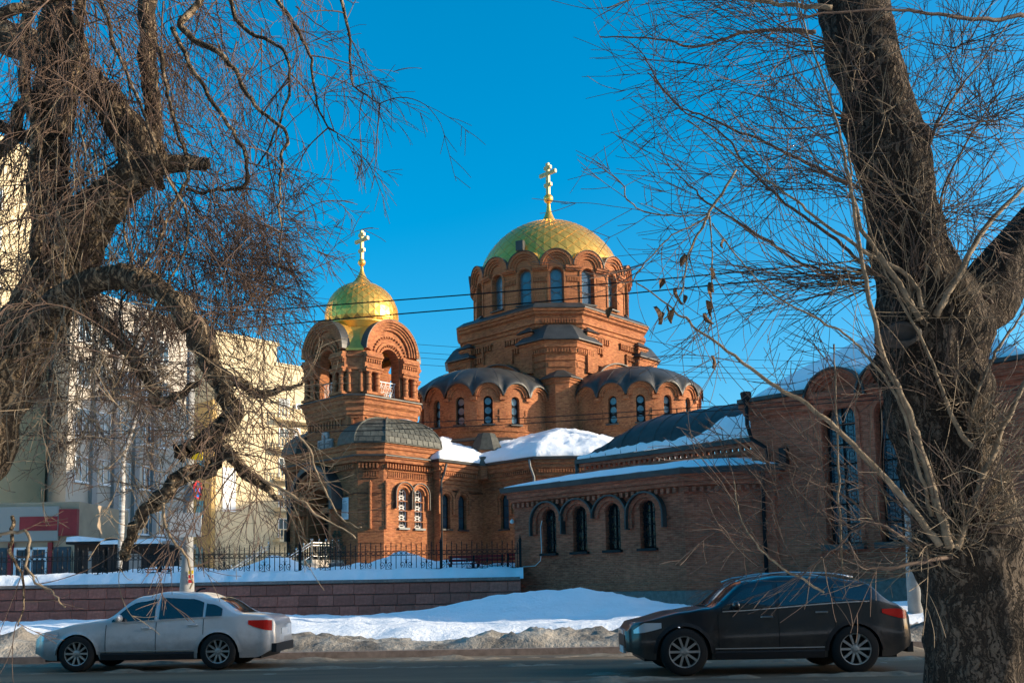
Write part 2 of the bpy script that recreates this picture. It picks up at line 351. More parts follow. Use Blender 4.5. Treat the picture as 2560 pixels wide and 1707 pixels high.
# ---- iron fence
FE = thing('iron_fence', 'black wrought iron fence with spear tips standing in the snow', 'fence', (0, 45.0, 2.42))
def picket_mesh(top):
    b = MB(); b.box(-.016, .016, -.016, .016, 0, top-.2)
    b.lathe([(.012, top-.24), (.028, top-.215), (.03, top-.19), (.012, top-.165), (.03, top-.13), (.014, top-.05), (.002, top)], 6)
    return b.mesh('picket', M_IRON)
PK = [picket_mesh(1.22), picket_mesh(1.34)]
RG = MB().ring(lambda u, z, d: (u, d, z), 0, 0, .082, 0, .014, 14, 4).mesh('ring', M_IRON)
sc_ = MB()
for sg in (-1, 1):
    pts = []
    for i in range(22):
        a = i/21; th = -pi/2+a*pi*2.6; r_ = .15*(1-a*.8); pts.append((sg*(.19-r_*cos(th)*.9+.0), 0, .2+r_*sin(th)+.05))
    sc_.tube(pts, .016, 4)
    sc_.tube([(sg*.19, 0, .1), (sg*.27, 0, .0), (sg*.36, 0, -.02), (sg*.37, 0, .05)], .011, 4)
    sc_.tube([(0, 0, .42), (sg*.06, 0, .5), (sg*.12, 0, .47)], .009, 4)
sc_.lathe([(.01, .28), (.05, .34), (.035, .42), (.008, .5)], 6)
SCR = sc_.mesh('scroll', M_IRON)
XA, XB, SP = -26.0, .2, .235; k = 0; x = XB
while x > XA:
    ob('picket', PK[k % 2], FE, (x, 0, 0))
    ob('ring', RG, FE, (x-SP/2, 0, .80))
    if k % 4 == 2: ob('scroll', SCR, FE, (x, .003, .02))
    if k % 1 == 0 and k % 2 == 1: pass
    x -= SP; k += 1
for z in (.70, .90): MB().box(XA, XB+.1, -.014, .014, z-.012, z+.012).build('rail', M_IRON, FE)
MB().box(XA, XB+.1, -.014, .014, .04, .066).build('rail', M_IRON, FE)
pm = MB(); pm.box(-.06, .06, -.06, .06, -.3, 1.25); pm.box(-.08, .08, -.08, .08, 1.25, 1.3); pm.lathe([(.05, 1.3), (.065, 1.36), (.03, 1.42), (.004, 1.6)], 8); PM = pm.mesh('post', M_IRON)
for px in (.33, -3.35, -9.9, -16.4, -22.6): ob('post', PM, FE, (px, 0, 0))
# ================================================================ CATHEDRAL
PHI = rad(-43); CC = (3.2, 72.0, 0)
CA = thing('cathedral', 'red brick domed cathedral with round apses and one large golden dome', 'church', CC, PHI)
def win(parent, fm, op, dep, style, loc=None, rz=None, cache=None, key=None):
    uc, hw, zb, zs = op; zt = zs+hw; D = -dep+.03
    if cache is not None and key in cache: ms = cache[key]
    else:
        ms = []; g = MB().pane(fm, op, D); h = zt-zb
        fr = MB(); T = .035
        def border(t, d): 
            fr.tube([fm(uc-hw+t, zb+t, d)]+[fm(uc-(hw-t)*cos(pi*k/14), zs+(hw-t)*sin(pi*k/14), d) for k in range(15)]+[fm(uc+hw-t, zb+t, d), fm(uc-hw+t, zb+t, d)], t, 4)
        if style == 'rings':
            border(.04, D+.03); r = hw*.92; 
            for k in range(3): fr.ring(fm, uc, zb+h*(.5+k)/3+ (0 if k < 2 else -.02), min(r, h/6), D+.03, .022, 20)
            ms = [('window', g.mesh('window', M_GLB)), ('frame', fr.mesh('frame', M_LEAD))]
        elif style == 'discs':
            ds = MB(); r = hw*.80
            for k in range(3):
                zc = zb+h*(.52+k)/3.06; ds.disc(fm, uc, zc, r, D+.02); fr.ring(fm, uc, zc, r+.02, D+.03, .03, 18)
            border(.03, D+.02)
            ms = [('window', g.mesh('window', M_IRON)), ('pane', ds.mesh('pane', M_GLB)), ('frame', fr.mesh('frame', M_IRON))]
        elif style == 'lattice':
            border(.03, D+.12); n = 4
            for k in range(n):
                zc = zb+h*(.5+k)/n-.01; fr.ring(fm, uc, zc, hw*.86, D+.12, .019, 18, 4)
                q = .11; fr.tube([fm(uc-q, zc-q, D+.12), fm(uc+q, zc-q, D+.12), fm(uc+q, zc+q, D+.12), fm(uc-q, zc+q, D+.12), fm(uc-q, zc-q, D+.12)], .02, 4)
                if k: fr.ring(fm, uc, zb+h*k/n-.01, hw*.45, D+.12, .016, 14, 4)
                for sx in (-1, 1): fr.tube([fm(uc+sx*q, zc+q, D+.12), fm(uc+sx*hw*.9, zc+h/n*.5, D+.12)], .013, 4); fr.tube([fm(uc+sx*q, zc-q, D+.12), fm(uc+sx*hw*.9, zc-h/n*.5, D+.12)], .013, 4)
            for sx in (-.33, .33): fr.tube([fm(uc+sx*hw, zb, D+.12), fm(uc+sx*hw, zt-.08, D+.12)], .010, 4)
            ms = [('window', g.mesh('window', M_DARK)), ('grille', fr.mesh('grille', M_WHITE))]
        elif style in ('iron', 'hall'):
            border(.05, D+.03); nb = 4 if style == 'iron' else 7
            for k in range(1, nb): 
                z = zb+h*k/nb; hh = .03
                fr.fbox(fm, uc-hw, uc+hw, z-hh, z+hh, D+.01, D+.06)
            fr.fbox(fm, uc-.025, uc+.025, zb, zt-.02, D+.01, D+.06)
            gr = MB(); DD = D+.14
            nv = 5 if style == 'iron' else 6
            for k in range(1, nv): 
                u = uc-hw+2*hw*k/nv; gr.tube([fm(u, zb, DD), fm(u, zs+math.sqrt(max(0, hw*hw-(u-uc)**2)), DD)], .011, 4)
            step = hw*.62; z = zb+step
            while z < zs+hw*.4:
                for sx in (-1, 1):
                    gr.ring(fm, uc+sx*hw*.5, z, hw*.36, DD+.01, .011, 14, 4, 0, 2*pi*.85); gr.ring(fm, uc+sx*hw*.5, z, hw*.16, DD+.01, .011, 9, 4)
                gr.ring(fm, uc, z+step*.5, hw*.25, DD+.01, .011, 10, 4)
                z += step*1.25
            gm = M_STAIN if style == 'iron' else M_GLB
            ms = [('window', g.mesh('window', gm)), ('frame', fr.mesh('frame', M_IRON)), ('grille', gr.mesh('grille', M_IRON))]
        else:
            border(.03, D+.03)
            for k in (1, 2): fr.fbox(fm, uc-hw, uc+hw, zb+h*k/3-.02, zb+h*k/3+.02, D, D+.04)
            ms = [('window', g.mesh('window', M_GLASS)), ('frame', fr.mesh('frame', M_IRON))]
        if cache is not None: cache[key] = ms
    o = ob(ms[0][0], ms[0][1], parent, loc, rz=rz)
    for n, me in ms[1:]: ob(n, me, o)
    return o
M_LEAD = mat('lead_frame', (.16, .17, .17), .5, .2)
def stained():
    m = bpy.data.materials.new('stained_glass'); m.use_nodes = True; t = m.node_tree; b = t.nodes['Principled BSDF']; L = t.links.new
    tc = t.nodes.new('ShaderNodeTexCoord'); v = N(t, 'ShaderNodeTexVoronoi', Scale=5.5); L(tc.outputs['UV'], v.inputs['Vector'])
    s = t.nodes.new('ShaderNodeSeparateColor'); L(v.outputs['Color'], s.inputs[0])
    r = t.nodes.new('ShaderNodeValToRGB'); r.color_ramp.interpolation = 'CONSTANT'
    e = r.color_ramp.elements; e[0].color = (.010, .011, .013, 1); e[1].position = .72; e[1].color = (.10, .06, .03, 1)
    for p, c in ((.55, (.015, .03, .05, 1)), (.64, (.03, .035, .035, 1)), (.84, (.25, .15, .03, 1)), (.9, (.16, .06, .035, 1)), (.95, (.12, .13, .10, 1))): q = e.new(p); q.color = c
    L(s.outputs[0], r.inputs[0]); L(r.outputs[0], b.inputs['Base Color']); b.inputs['Roughness'].default_value = .2
    return m
M_STAIN = stained()
def kok(cs, ro, zs):
    return lambda u: max([zs]+[zs+math.sqrt(max(0, ro*ro-(u-c)**2)) for c in cs if abs(u-c) < ro])
WC = {}
# ---- drum
DR = 5.85; fd = cyl((0, 0), DR, 0); sp = DR*2*pi/16; cs = [sp*k for k in range(-1, 18)]; zt = kok(cs, 1.13, 24.1)
DW = (.47, 21.40, 23.55)
MB().wall(fd, -sp/2, DR*2*pi-sp/2, 20.9, zt, [(sp*k,)+DW for k in range(16)], .19, .42).build('drum_wall', M_BR, CA)
a = MB()
for ri, ro, d in ((.94, 1.13, .34), (.78, .94, .22), (.62, .78, .12)): a.arch(fd, 0, ri, ro, 24.1, -.05, d, .0, 14)
a.arch(fd, 0, .50, .66, 23.55, -.05, .07, 2.1, 12)
for sg in (-1, 1):
    a.fbox(fd, sg*.62 if sg > 0 else -1.149, 1.149 if sg > 0 else -.62, 23.92, 24.1, -.05, .30)
    a.fbox(fd, sg*.62 if sg > 0 else -1.149, 1.149 if sg > 0 else -.62, 23.8, 23.92, -.05, .2)
    for k in range(4): u = sg*(.74+k*.115); a.fbox(fd, u-.03, u+.03, 23.0, 23.3, -.03, .085)
    a.fbox(fd, min(sg*.7, sg*1.149), max(sg*.7, sg*1.149), 23.3, 23.36, -.03, .1)
AM = a.mesh('archivolt', M_BR)
h = MB().arch(fd, 0, 1.135, 1.175, 24.1, -.75, .40, 0, 16).mesh('hood', M_ROOF)
sil = MB().fbox(fd, -.6, .6, 21.3, 21.395, -.3, .22).mesh('sill', M_ROOF)
for k in range(16):
    rz = 2*pi*k/16
    if cos(rz-rad(-43)) > -.35 or True:
        ob('archivolt', AM, CA, rz=rz); ob('hood', h, CA, rz=rz); ob('sill', sil, CA, rz=rz)
        win(CA, fd, (0,)+DW, .42, 'rings', rz=rz, cache=WC, key='drum')
g = MB(); n_ = 192
for i in range(n_):
    u0, u1 = DR*2*pi*i/n_, DR*2*pi*(i+1)/n_
    g.quad(fd(u0, zt(u0)+.04, 0), fd(u1, zt(u1)+.04, 0), fd(u1, 25.45, -.75), fd(u0, 25.45, -.75))
g.build('skirt_roof', M_GOLDS, CA)
# ---- main dome with gilded diamond tiles
def tiles(parent, R, zc, ncol, lat0, lat1, vis, nm):
    lat = lat0; r_ = 0; rest = MB(); cnt = 0
    hh = pi/ncol*.93
    while lat < lat1:
        dl = pi/ncol; up = hh*cos(min(lat+hh*.5, 1.5)); dn = hh*cos(max(lat-hh*.5, -.9)); g_ = .972
        def sp_(lo, la, o): return Vector(((R+o)*cos(la)*cos(lo), (R+o)*cos(la)*sin(lo), zc+(R+o)*sin(la)))
        C4 = [(-dl*g_, lat), (0, lat-dn*g_), (dl*g_, lat), (0, lat+up*g_)]
        top = [sp_(lo, la, .020) for lo, la in C4]; bot = [sp_(lo, la, 0) for lo, la in C4]; ctr = sp_(0, lat, .036)
        top[1] = sp_(0, lat-dn*g_, .038)
        b = MB().add(top+bot+[ctr], [(0, 1, 8), (1, 2, 8), (2, 3, 8), (3, 0, 8), (0, 4, 5, 1), (1, 5, 6, 2), (2, 6, 7, 3), (3, 7, 4, 0)])
        me = None
        for k in range(ncol):
            th = 2*pi*(k+(.5 if r_ % 2 else 0))/ncol
            a_ = (th+PHI+pi/2+pi) % (2*pi)-pi          # 0 = facing the viewer
            if abs(a_) < vis and cnt < 300:
                if me is None: me = b.mesh('gold_tile', M_GOLD)
                ob('gold_tile', me, parent, rz=th); cnt += 1
            else:
                m_ = Matrix.Rotation(th, 3, 'Z'); rest.add([m_ @ Vector(v) for v in b.v], b.f)
        lat += hh*cos(min(lat, 1.5)); r_ += 1
    if rest.f: rest.build('tile_field', M_GOLD, parent, kind='stuff')
    return cnt
DZ = 23.78; RD = 5.6
pr_ = [(RD*cos(rad(l)), DZ+RD*sin(rad(l))) for l in range(10, 74, 4)]
M_SEAM = mat('dull_gilt_seam', (.42, .24, .06), .5, .6)
dome = MB().lathe(pr_, 64).build('dome', M_SEAM, CA, smooth=True)
tiles(dome, RD, DZ, 30, rad(13), rad(75), rad(80), 'd')
def finial(parent, z0, r0, zb, rb, zx, w, M=M_GOLDS):
    pr_ = [(r0+.5, z0-.22), (r0+.3, z0-.05), (r0, z0+.02)]
    for k in range(9): t = k/8; pr_.append((.13*rb/.37+(r0-.13)*(1-t)**2.2, z0+.05+(zb-rb-z0)*t))
    MB().lathe(pr_, 24).build('spire', M_GOLDS, parent, smooth=True)
    MB().lathe([(rb*max(.05, cos(a)), zb+rb*sin(a)) for a in [(-pi/2+pi*k/12) for k in range(13)]], 20).build('ball', M_GOLDS, parent, smooth=True)
    c = MB(); t = w*.078; H = zx-zb-rb
    c.box(-t, t, -t*.8, t*.8, zb+rb*.9, zx)
    for zz, ww in ((zx-H*.14, .40), (zx-H*.33, 1.), (zx-H*.70, .42)):
        c.box(-w*ww*.5, -t, -t*.8, t*.8, zz-t, zz+t); c.box(t, w*ww*.5, -t*.8, t*.8, zz-t, zz+t)
    c.build('cross', M_CROSS, parent)
M_CROSS = mat('pale_gilt', (.52, .38, .16), .5, .35)
finial(CA, 29.5, .62, 31.45, .37, 34.3, 1.62)
hb = MB().box(-.28, .28, -.35, .1, -.3, .42).build('dome_hatch', M_ROOF, CA, loc=(5.3*cos(rad(-72)), 5.3*sin(rad(-72)), 25.85), rz=rad(18))
# snow lying behind the drum hoods
sn = MB()
for k, (u0, u1) in enumerate(((-9.6, -8.4), (-8.3, -7.6))):
    n = 10; rr = []
    for i in range(n+1):
        u = u0+(u1-u0)*i/n; w_ = sin(pi*i/n); rr.append([fd(u, zt(u)+.03, -.1), fd(u, zt(u)+.12*w_+.05, -.12), fd(u, 25.5+.1*w_, -.6), fd(u, 25.35, -.7)])
    sn.loft(rr)
sn.build('snow_patch', M_SNOWR, CA, smooth=True)
# ---- square tier
SQ = chsq(5.85, 3.6)
MB().prof(SQ, [(0, 9), (0, 19.35), (.10, 19.4), (.10, 19.62), (.22, 19.66), (.22, 19.95), (.10, 20.0), (.10, 20.25), (.3, 20.35), (.3, 20.5), (.44, 20.56), (.44, 20.72)], False, False).build('square_tier', M_BR, CA)
MB().prof(SQ, [(.50, 20.72), (.50, 20.79), (-.05, 21.2)], True, True).build('ledge_roof', M_ROOF, CA)
def comb(b, fm, u, z, n=4, w=.24, step=0):
    b.fbox(fm, u-.06, u+n*w, z, z+.10, -.02, .20)
    for k in range(n): b.fbox(fm, u+k*w, u+k*w+.11, z-.36, z, -.02, .18)
orn = MB()
def face(i, pts): return flat(pts[i], pts[(i+1) % len(pts)])
fS = face(0, SQ); fW = flat(SQ[6], SQ[7]); wS = 7.2
for fm in (fS, fW):
    for u, z in ((1.25, 18.95), (2.1, 18.95), (wS-2.05, 18.95), (wS-2.9, 18.95), (.2, 18.2), (wS-1.2, 17.6), (wS-2.2, 18.25), (1.3, 18.2)): comb(orn, fm, u, z)
    for u, z0, z1 in ((2.15, 17.7, 18.7), (wS-2.2, 17.3, 18.3), (wS-1.2, 16.7, 17.4), (1.2, 17.0, 18.2)): orn.fbox(fm, u-.06, u+.06, z0, z1, -.02, .15)
    orn.fbox(fm, 1.2, 3.2, 16.95, 17.04, -.02, .16); orn.fbox(fm, wS-3.2, wS-1.1, 16.65, 16.74, -.02, .16)
fC = flat(SQ[7], SQ[0])
for k in range(13): orn.fbox(fC, .45+k*.19, .45+k*.19+.09, 19.7, 20.0, -.02, .3)
orn.build('brick_ornament', M_BR, CA, kind='stuff')
# wall arches (zakomary) above the apses
for fm in (fS, fW):
    MB().arch(fm, wS/2, 3.25, 3.75, 13.5, -.1, .55, 0, 26).arch(fm, wS/2, 3.0, 3.25, 13.5, -.1, .38, 0, 26).build('wall_arch', M_BR, CA)
    MB().arch(fm, wS/2, 3.75, 3.83, 13.5, -.1, .72, 0, 26).build('arch_hood', M_ROOF, CA)
# piers beside the chamfer
for fm, uu in ((fS, (.62, wS-.62)), (fW, (.62, wS-.62))):
    for u in uu:
        b = MB(); b.fbox(fm, u-.55, u+.55, 16.2, 19.05, -.1, .42); b.fbox(fm, u-.62, u+.62, 18.85, 19.0, -.1, .5)
        b.build('pier', M_BR, CA)
        q = [fm(u-.72, 19.06, -.1), fm(u+.72, 19.06, -.1), fm(u+.72, 19.06, .6), fm(u-.72, 19.06, .6)]
        MB().loft([q, [Vector(fm(u, 19.62, .0))]*4], True).build('pier_roof', M_ROOF, CA)
# corner turrets on the chamfers
def turret(i):
    p0, p1 = SQ[i], SQ[(i+1) % 8]; L_ = math.dist(p0, p1); fm = flat(p0, p1); c = L_/2
    P = lambda pts: [fm(c+x, 0, y)[:2] for x, y in pts]
    out = P([(2.35, -.5), (1.0, .85), (-1.0, .85), (-2.35, -.5), (-1.2, -2.2), (1.2, -2.2)])
    MB().prof(out, [(0, 10), (0, 16.9), (.06, 16.93), (.06, 17.35), (.16, 17.4), (.16, 17.75), (.26, 17.8), (.26, 18.05), (.34, 18.1), (.34, 18.25)], False, True).build('corner_turret', M_BR, CA)
    R_ = [[(x, y, 18.26) for x, y in offs(out, .55)], [(x, y, 18.33) for x, y in offs(out, .55)]]
    top = P([(.75, .15), (.62, .3), (-.62, .3), (-.75, .15), (-.5, -.6), (.5, -.6)])
    b0 = offs(out, .5)
    for t in (.3, .55, .8, 1.): R_.append([(a[0]+(b[0]-a[0])*t, a[1]+(b[1]-a[1])*t, 18.33+1.25*math.sin(t*pi/2)) for a, b in zip(b0, top)])
    MB().loft(R_, True, True).build('turret_roof', M_ROOF, CA)
    MB().lathe([(.14, 19.5), (.14, 19.95), (.18, 19.95), (.18, 20.0)], 8, fm(c, 0, -.1)[:2]).build('roof_vent', M_ROOF, CA)
    d = MB(); fe = [flat(out[k+1], out[k]) for k in range(3)]; ls = [math.dist(out[k], out[k+1]) for k in range(3)]
    for f_, l_ in zip(fe, ls):
        for k in range(int(l_/.2)): d.fbox(f_, .06+k*.2, .16+k*.2, 17.45, 17.72, .0, .26)
        d.fbox(f_, .15, l_-.15, 16.45, 16.8, -.02, .05)
        comb(d, f_, .25, 14.9, 3)
    d.build('dentil_band', M_BR, CA, kind='stuff')
    o2 = P([(1.12, .8), (.46, 1.5), (-.46, 1.5), (-1.12, .8), (-.9, .2), (.9, .2)])
    MB().prof(o2, [(0, 9), (0, 15.2), (.1, 15.25), (.1, 15.4), (.2, 15.45), (.2, 15.55)], False, True).build('buttress', M_BR, CA)
    MB().loft([[(x, y, 15.56) for x, y in offs(o2, .32)], [(x, y, 15.62) for x, y in offs(o2, .32)], [fm(c+x, 16.25, .85) for x in (.22, .18, -.18, -.22, -.1, .1)]], True, True).build('buttress_roof', M_ROOF, CA)
for i in (7, 1, 5): turret(i)
# ---- apses
CR = 4.5; sa = rad(24); ST = 1.75
def stilt(c, R, am, st):
    ax = Vector((cos(am), sin(am)))
    def f(u, z, d):
        if u < st: a = am-pi/2; k = u-st
        elif u > st+pi*R: a = am+pi/2; k = st+pi*R-u
        else: a = am-pi/2+(u-st)/R; k = 0
        return (c[0]+(R+d)*cos(a)+ax.x*k, c[1]+(R+d)*sin(a)+ax.y*k, z)
    return f
def conch(c, a_mid):
    f_ = stilt(c, CR, a_mid, ST); L_ = CR*pi+2*ST; cu = [ST+CR*(pi/2+sa*(k-4)) for k in range(9)]
    z_t = kok(cu, .86, 14.05); OW = (.30, 12.22, 13.78)
    MB().wall(f_, 0, L_, 11.3, z_t, [(u,)+OW for u in cu[1:-1]], .2, .3).build('apse_wall', M_BR, CA)
    b = MB()
    for u in cu:
        for ri, ro, d in ((.72, .86, .22), (.58, .72, .12)): b.arch(f_, u, ri, ro, 14.05, -.05, d, 0, 12)
    for u in [x+CR*sa/2 for x in cu[:-1]]:
        b.fbox(f_, u-.2, u+.2, 13.8, 14.02, -.05, .2)
        b.fbox(f_, u-.36, u+.36, 12.75, 12.81, -.02, .06)
        b.fbox(f_, u-.22, u+.22, 12.35, 13.2, -.02, .05)
    b.fbox  # corbel course
    for k in range(int(L_/.5)): b.fbox(f_, k*.5, k*.5+.5, 11.75, 11.84, -.02, .08)
    b.build('apse_ornament', M_BR, CA, kind='stuff')
    for u in cu[1:-1]:
        win(CA, f_, (u,)+OW, .3, 'discs')
        MB().fbox(f_, u-.42, u+.42, 12.12, 12.21, -.25, .2).build('sill', M_ROOF, CA)
    R_ = []; nt_ = 12; nu = 132
    for j in range(nt_+1):
        t = j/nt_; row = []
        for i in range(nu+1):
            u = L_*i/nu; ze = z_t(u)+.05; k = sst(0, .34, t); zz = ze*(1-k)+14.6*k
            rr = (.36 if t < .01 else .30)+(CR+.3)*(cos(t*pi/2)-1) if t < 1 else -CR
            row.append(f_(u, zz+2.15*math.sin(t*pi/2)**1.15, rr))
        R_.append(row)
    rf = MB(); rf.loft([[f_(L_*i/nu, z_t(L_*i/nu)-.03, .34) for i in range(nu+1)]]+R_, closed=False)
    o = rf.build('apse_roof', M_ROOF, CA, smooth=True)
    sm_ = MB()
    for k in range(1, 12):
        i = int(nu*k/12); sm_.tube([Vector(R_[j][i])+Vector((0, 0, .006)) for j in range(nt_+1)], .012, 4)
    sm_.build('roof_seam', M_ROOF, o, kind='stuff')
    pl = [f_(0, 0, .75)[:2]]+[f_(ST+CR*pi*i/7, 0, .75)[:2] for i in range(8)]+[f_(L_, 0, .75)[:2]]
    inn = f_(L_, 0, -CR)[:2]
    MB().prof(pl, [(-.1, 8.5), (-.1, 10.6), (.0, 10.65), (.0, 11.0)], False, True).build('apse_plinth', M_BR, CA)
    MB().prof(pl, [(.16, 11.0), (.16, 11.06), (-.75, 11.38)], True, False).build('apse_ledge', M_ROOF, CA)
conch((7.4, 0), 0.); conch((0, -7.4), -pi/2)
# ---- lower body
BODY = [(12.7, -9.45), (12.7, 9.45), (9.45, 12.7), (-9.45, 12.7), (-12.7, 9.45), (-12.7, -9.45), (-9.45, -12.7), (-5, -12.7), (-5, -16.3), (5, -16.3), (5, -12.7), (9.45, -12.7)]
lo = MB(); WIN = {8: None}
segs = {(9, 10): [(.5, .34, 5.1, 6.86), (1.84, .34, 5.1, 6.86)], (10, 11): [(1.83, .34, 5.1, 6.86), (3.3, .34, 5.1, 6.86)], (11, 0): [(1.4, .34, 5.1, 6.86), (3.2, .34, 5.1, 6.86)]}
orn = MB()
for i in range(12):
    j = (i+1) % 12; fm = flat(BODY[i], BODY[j]); L_ = math.dist(BODY[i], BODY[j]); ops = segs.get((i, j), [])
    lo.wall(fm, 0, L_, 1.5, 8.0, ops, 5, .3)
    for op in ops:
        win(CA, fm, op, .3, 'plain')
        orn.arch(fm, op[0], .48, .66, op[3], -.03, .12, .9, 14); orn.arch(fm, op[0], .34, .48, op[3], -.03, .06, 0, 14)
        MB().fbox(fm, op[0]-.42, op[0]+.42, 5.0, 5.09, -.25, .15).build('sill', M_ROOF, CA)
    if ops:
        for k in range(int((L_-.2)/.16)): orn.fbox(fm, .12+k*.16, .2+k*.16, 8.25, 8.45, .0, .2)
        orn.fbox(fm, .3, L_-.3, 7.45, 7.52, -.02, .07); orn.fbox(fm, .3, L_-.3, 7.78, 7.85, -.02, .07)
lo.build('lower_wall', M_BR, CA); orn.build('lower_ornament', M_BR, CA, kind='stuff')
MB().prof(BODY, [(0, 8.0), (.08, 8.05), (.08, 8.25), (.12, 8.5), (.2, 8.55), (.2, 8.75), (.32, 8.8), (.32, 9.0)], False, False).build('lower_cornice', M_BR, CA)
MB().prof(BODY, [(.45, 9.0), (.48, 9.14), (.3, 9.2), (-3.2, 10.4)], True, True).build('lower_roof', M_ROOF, CA)
# snow on the lower roof
def roofsnow(poly, o0, o1, z0, z1, th, name, parent, n=260, m=16, seed=0., lo_=.0, hi=1., prof_=1.0):
    A = offs(poly, o0); B = offs(poly, o1); rings = [[] for _ in range(m+2)]
    per = [math.dist(A[i], A[(i+1) % len(A)]) for i in range(len(A))]; T = sum(per)
    for q in range(n):
        s_ = T*q/n; i = 0
        while s_ > per[i] and i < len(per)-1: s_ -= per[i]; i += 1
        f_ = s_/per[i]; a = Vector(A[i]).lerp(Vector(A[(i+1) % len(A)]), f_); b = Vector(B[i]).lerp(Vector(B[(i+1) % len(A)]), f_)
        for j in range(m+2):
            t = max(0, (j-1)/m); ed = .10*fbm(a.x+seed, a.y, .8)+.05*fbm(a.x, a.y+seed, 2.5)
            p = a.lerp(b, t*(1-.0)+(0 if j else 0)); p = p+(b-a).normalized()*(.12+ed)*(1-t) if (b-a).length > 0 else p
            zz = z0+(z1-z0)*t**prof_
            if j: zz += th*min(1, .55+2.2*t)*(1+.5*fbm(p.x+seed, p.y, .5)+.3*fbm(p.x, p.y+seed, 1.6)+.16*fbm(p.x, p.y, 4))
            rings[j].append((p.x, p.y, zz))
    return MB().loft(rings, False, True).build(name, M_SNOWR, parent, smooth=True, kind='stuff')
rs = roofsnow(BODY, .46, -4.6, 9.16, 11.25, .32, 'roof_snow', CA, 420, 26, prof_=.75)
# small capped piers where the arm meets the body
def cap(s_, w_, r, z0, z1, z2):
    c = (s_, -w_); MB().lathe([(r*.86, z0), (r*.86, z1-.2), (r, z1-.15), (r, z1)], 8, c, a0=pi/8).build('roof_pier', M_BR, CA)
    MB().lathe([(r*1.12, z1), (r*1.12, z1+.06), (r*.95, z1+(z2-z1)*.3), (r*.75, z1+(z2-z1)*.7), (r*.55, z2-.05), (r*.1, z2)], 8, c, a0=pi/8).build('pier_cap', M_SHIN, CA)
cap(4.3, 11.6, 1.0, 9, 10.15, 11.35); cap(5.25, 12.85, .55, 8.2, 9.0, 9.65)
def pipe(parent, pts, r=.07, m=None, name='downpipe'): return MB().tube(pts, r, 8).build(name, m or M_ROOF, parent, smooth=True)
fmw = flat(BODY[10], BODY[11])
pipe(CA, [fmw(4.4, 9.0, .55), fmw(4.4, 8.6, .5), fmw(4.4, 8.0, .18), fmw(4.4, 7.5, .14), fmw(4.4, 2, .14)], .075, M_LEAD)
pipe(CA, [flat(BODY[9], BODY[10])(.1, 8.9, .5), flat(BODY[9], BODY[10])(.1, 8.4, .3), flat(BODY[9], BODY[10])(.02, 7.9, .12), flat(BODY[9], BODY[10])(.02, 2, .12)], .07)
MB().tube([flat(BODY[9], BODY[10])(u, 7.35+.05*sin(u*2), .05) for u in (0, .8, 1.8, 2.8, 3.55)], .03, 4).build('cable', M_IRON, CA)
# ================================================================ BELL TOWER
TC = (-9.17, 58.8, 0)
BT = thing('bell_tower', 'red brick bell tower with a small golden dome and arched porch', 'bell tower', TC, PHI)
LOW = [(4.5, -2.0), (4.5, 2.0), (3.47, 3.03), (-3.47, 3.03), (-4.5, 2.0), (-4.5, -2.0), (-3.47, -3.03), (3.47, -3.03)]
lw = MB(); orn = MB()
fW = flat(LOW[6], LOW[7]); fSW = flat(LOW[7], LOW[0]); fS = flat(LOW[0], LOW[1])
opW = [(3.47, 1.05, 3.3, 6.45)]; opS = [(1.42, .33, 5.1, 7.02), (2.62, .33, 5.1, 7.02)]
for i in range(8):
    fm = flat(LOW[i], LOW[(i+1) % 8]); L_ = math.dist(LOW[i], LOW[(i+1) % 8])
    lw.wall(fm, 0, L_, 1.5, 8.75, opW if i == 6 else opS if i == 0 else [], 9, 1.1 if i == 6 else .3)
lw.build('lower_wall', M_BR, BT)
for op in opS:
    win(BT, fS, op, .3, 'lattice')
    orn.arch(fS, op[0], .40, .56, op[3], -.03, .10, 0, 16); orn.arch(fS, op[0], .56, .66, op[3], -.03, .2, .85 if op is opS[1] or True else 0, 16)
    MB().fbox(fS, op[0]-.4, op[0]+.4, 4.98, 5.09, -.25, .16).build('sill', M_LEAD, BT)
for op in opS: MB().arch(fS, op[0], .66, .70, op[3], -.02, .26, .85, 16).build('window_hood', M_ROOF, BT)
# dentils, panels, slim columns
for fm, L_ in ((fS, 4.0), (fSW, 1.457), (fW, 6.94)):
    for k in range(int((L_-.1)/.2)): orn.fbox(fm, .07+k*.2, .16+k*.2, 8.42, 8.68, .0, .24)
    if L_ < 5:
        orn.fbox(fm, .25, L_-.25, 8.28, 8.33, -.02, .07); orn.fbox(fm, .25, L_-.25, 7.88, 7.93, -.02, .07)
        for k in range(int((L_-.6)/.14)): orn.fbox(fm, .32+k*.14, .38+k*.14, 7.95, 8.26, -.02, .05)
    for z in (4.2, 4.85, 5.45, 6.05, 6.6): orn.fbox(fm, .0, L_, z, z+.05, -.02, .025)
orn.build('brick_ornament', M_BR, BT, kind='stuff')
for fm, u in ((fS, .12), (fS, 3.88), (fSW, .7)):
    x, y, _ = fm(u, 0, .06); MB().lathe([(.11, 5.0), (.11, 5.2), (.085, 5.25), (.085, 6.2), (.12, 6.25), (.085, 6.3), (.085, 7.3), (.12, 7.4), (.12, 7.55), (.02, 7.75)], 8, (x, y)).build('corner_column', M_BR, BT)
MB().prof(LOW, [(0, 8.75), (.26, 8.78), (.26, 8.95), (.36, 9.0), (.36, 9.08)], False, False).build('cornice', M_BR, BT)
MB().prof(LOW, [(.44, 9.08), (.44, 9.14), (.1, 9.24)], True, True).build('ledge_roof', M_ROOF, BT)
MB().prof(LOW, [(.12, 9.24), (.12, 9.5), (.2, 9.55), (.2, 9.72), (.26, 9.76), (.26, 9.84)], False, True).build('attic_wall', M_BR, BT)
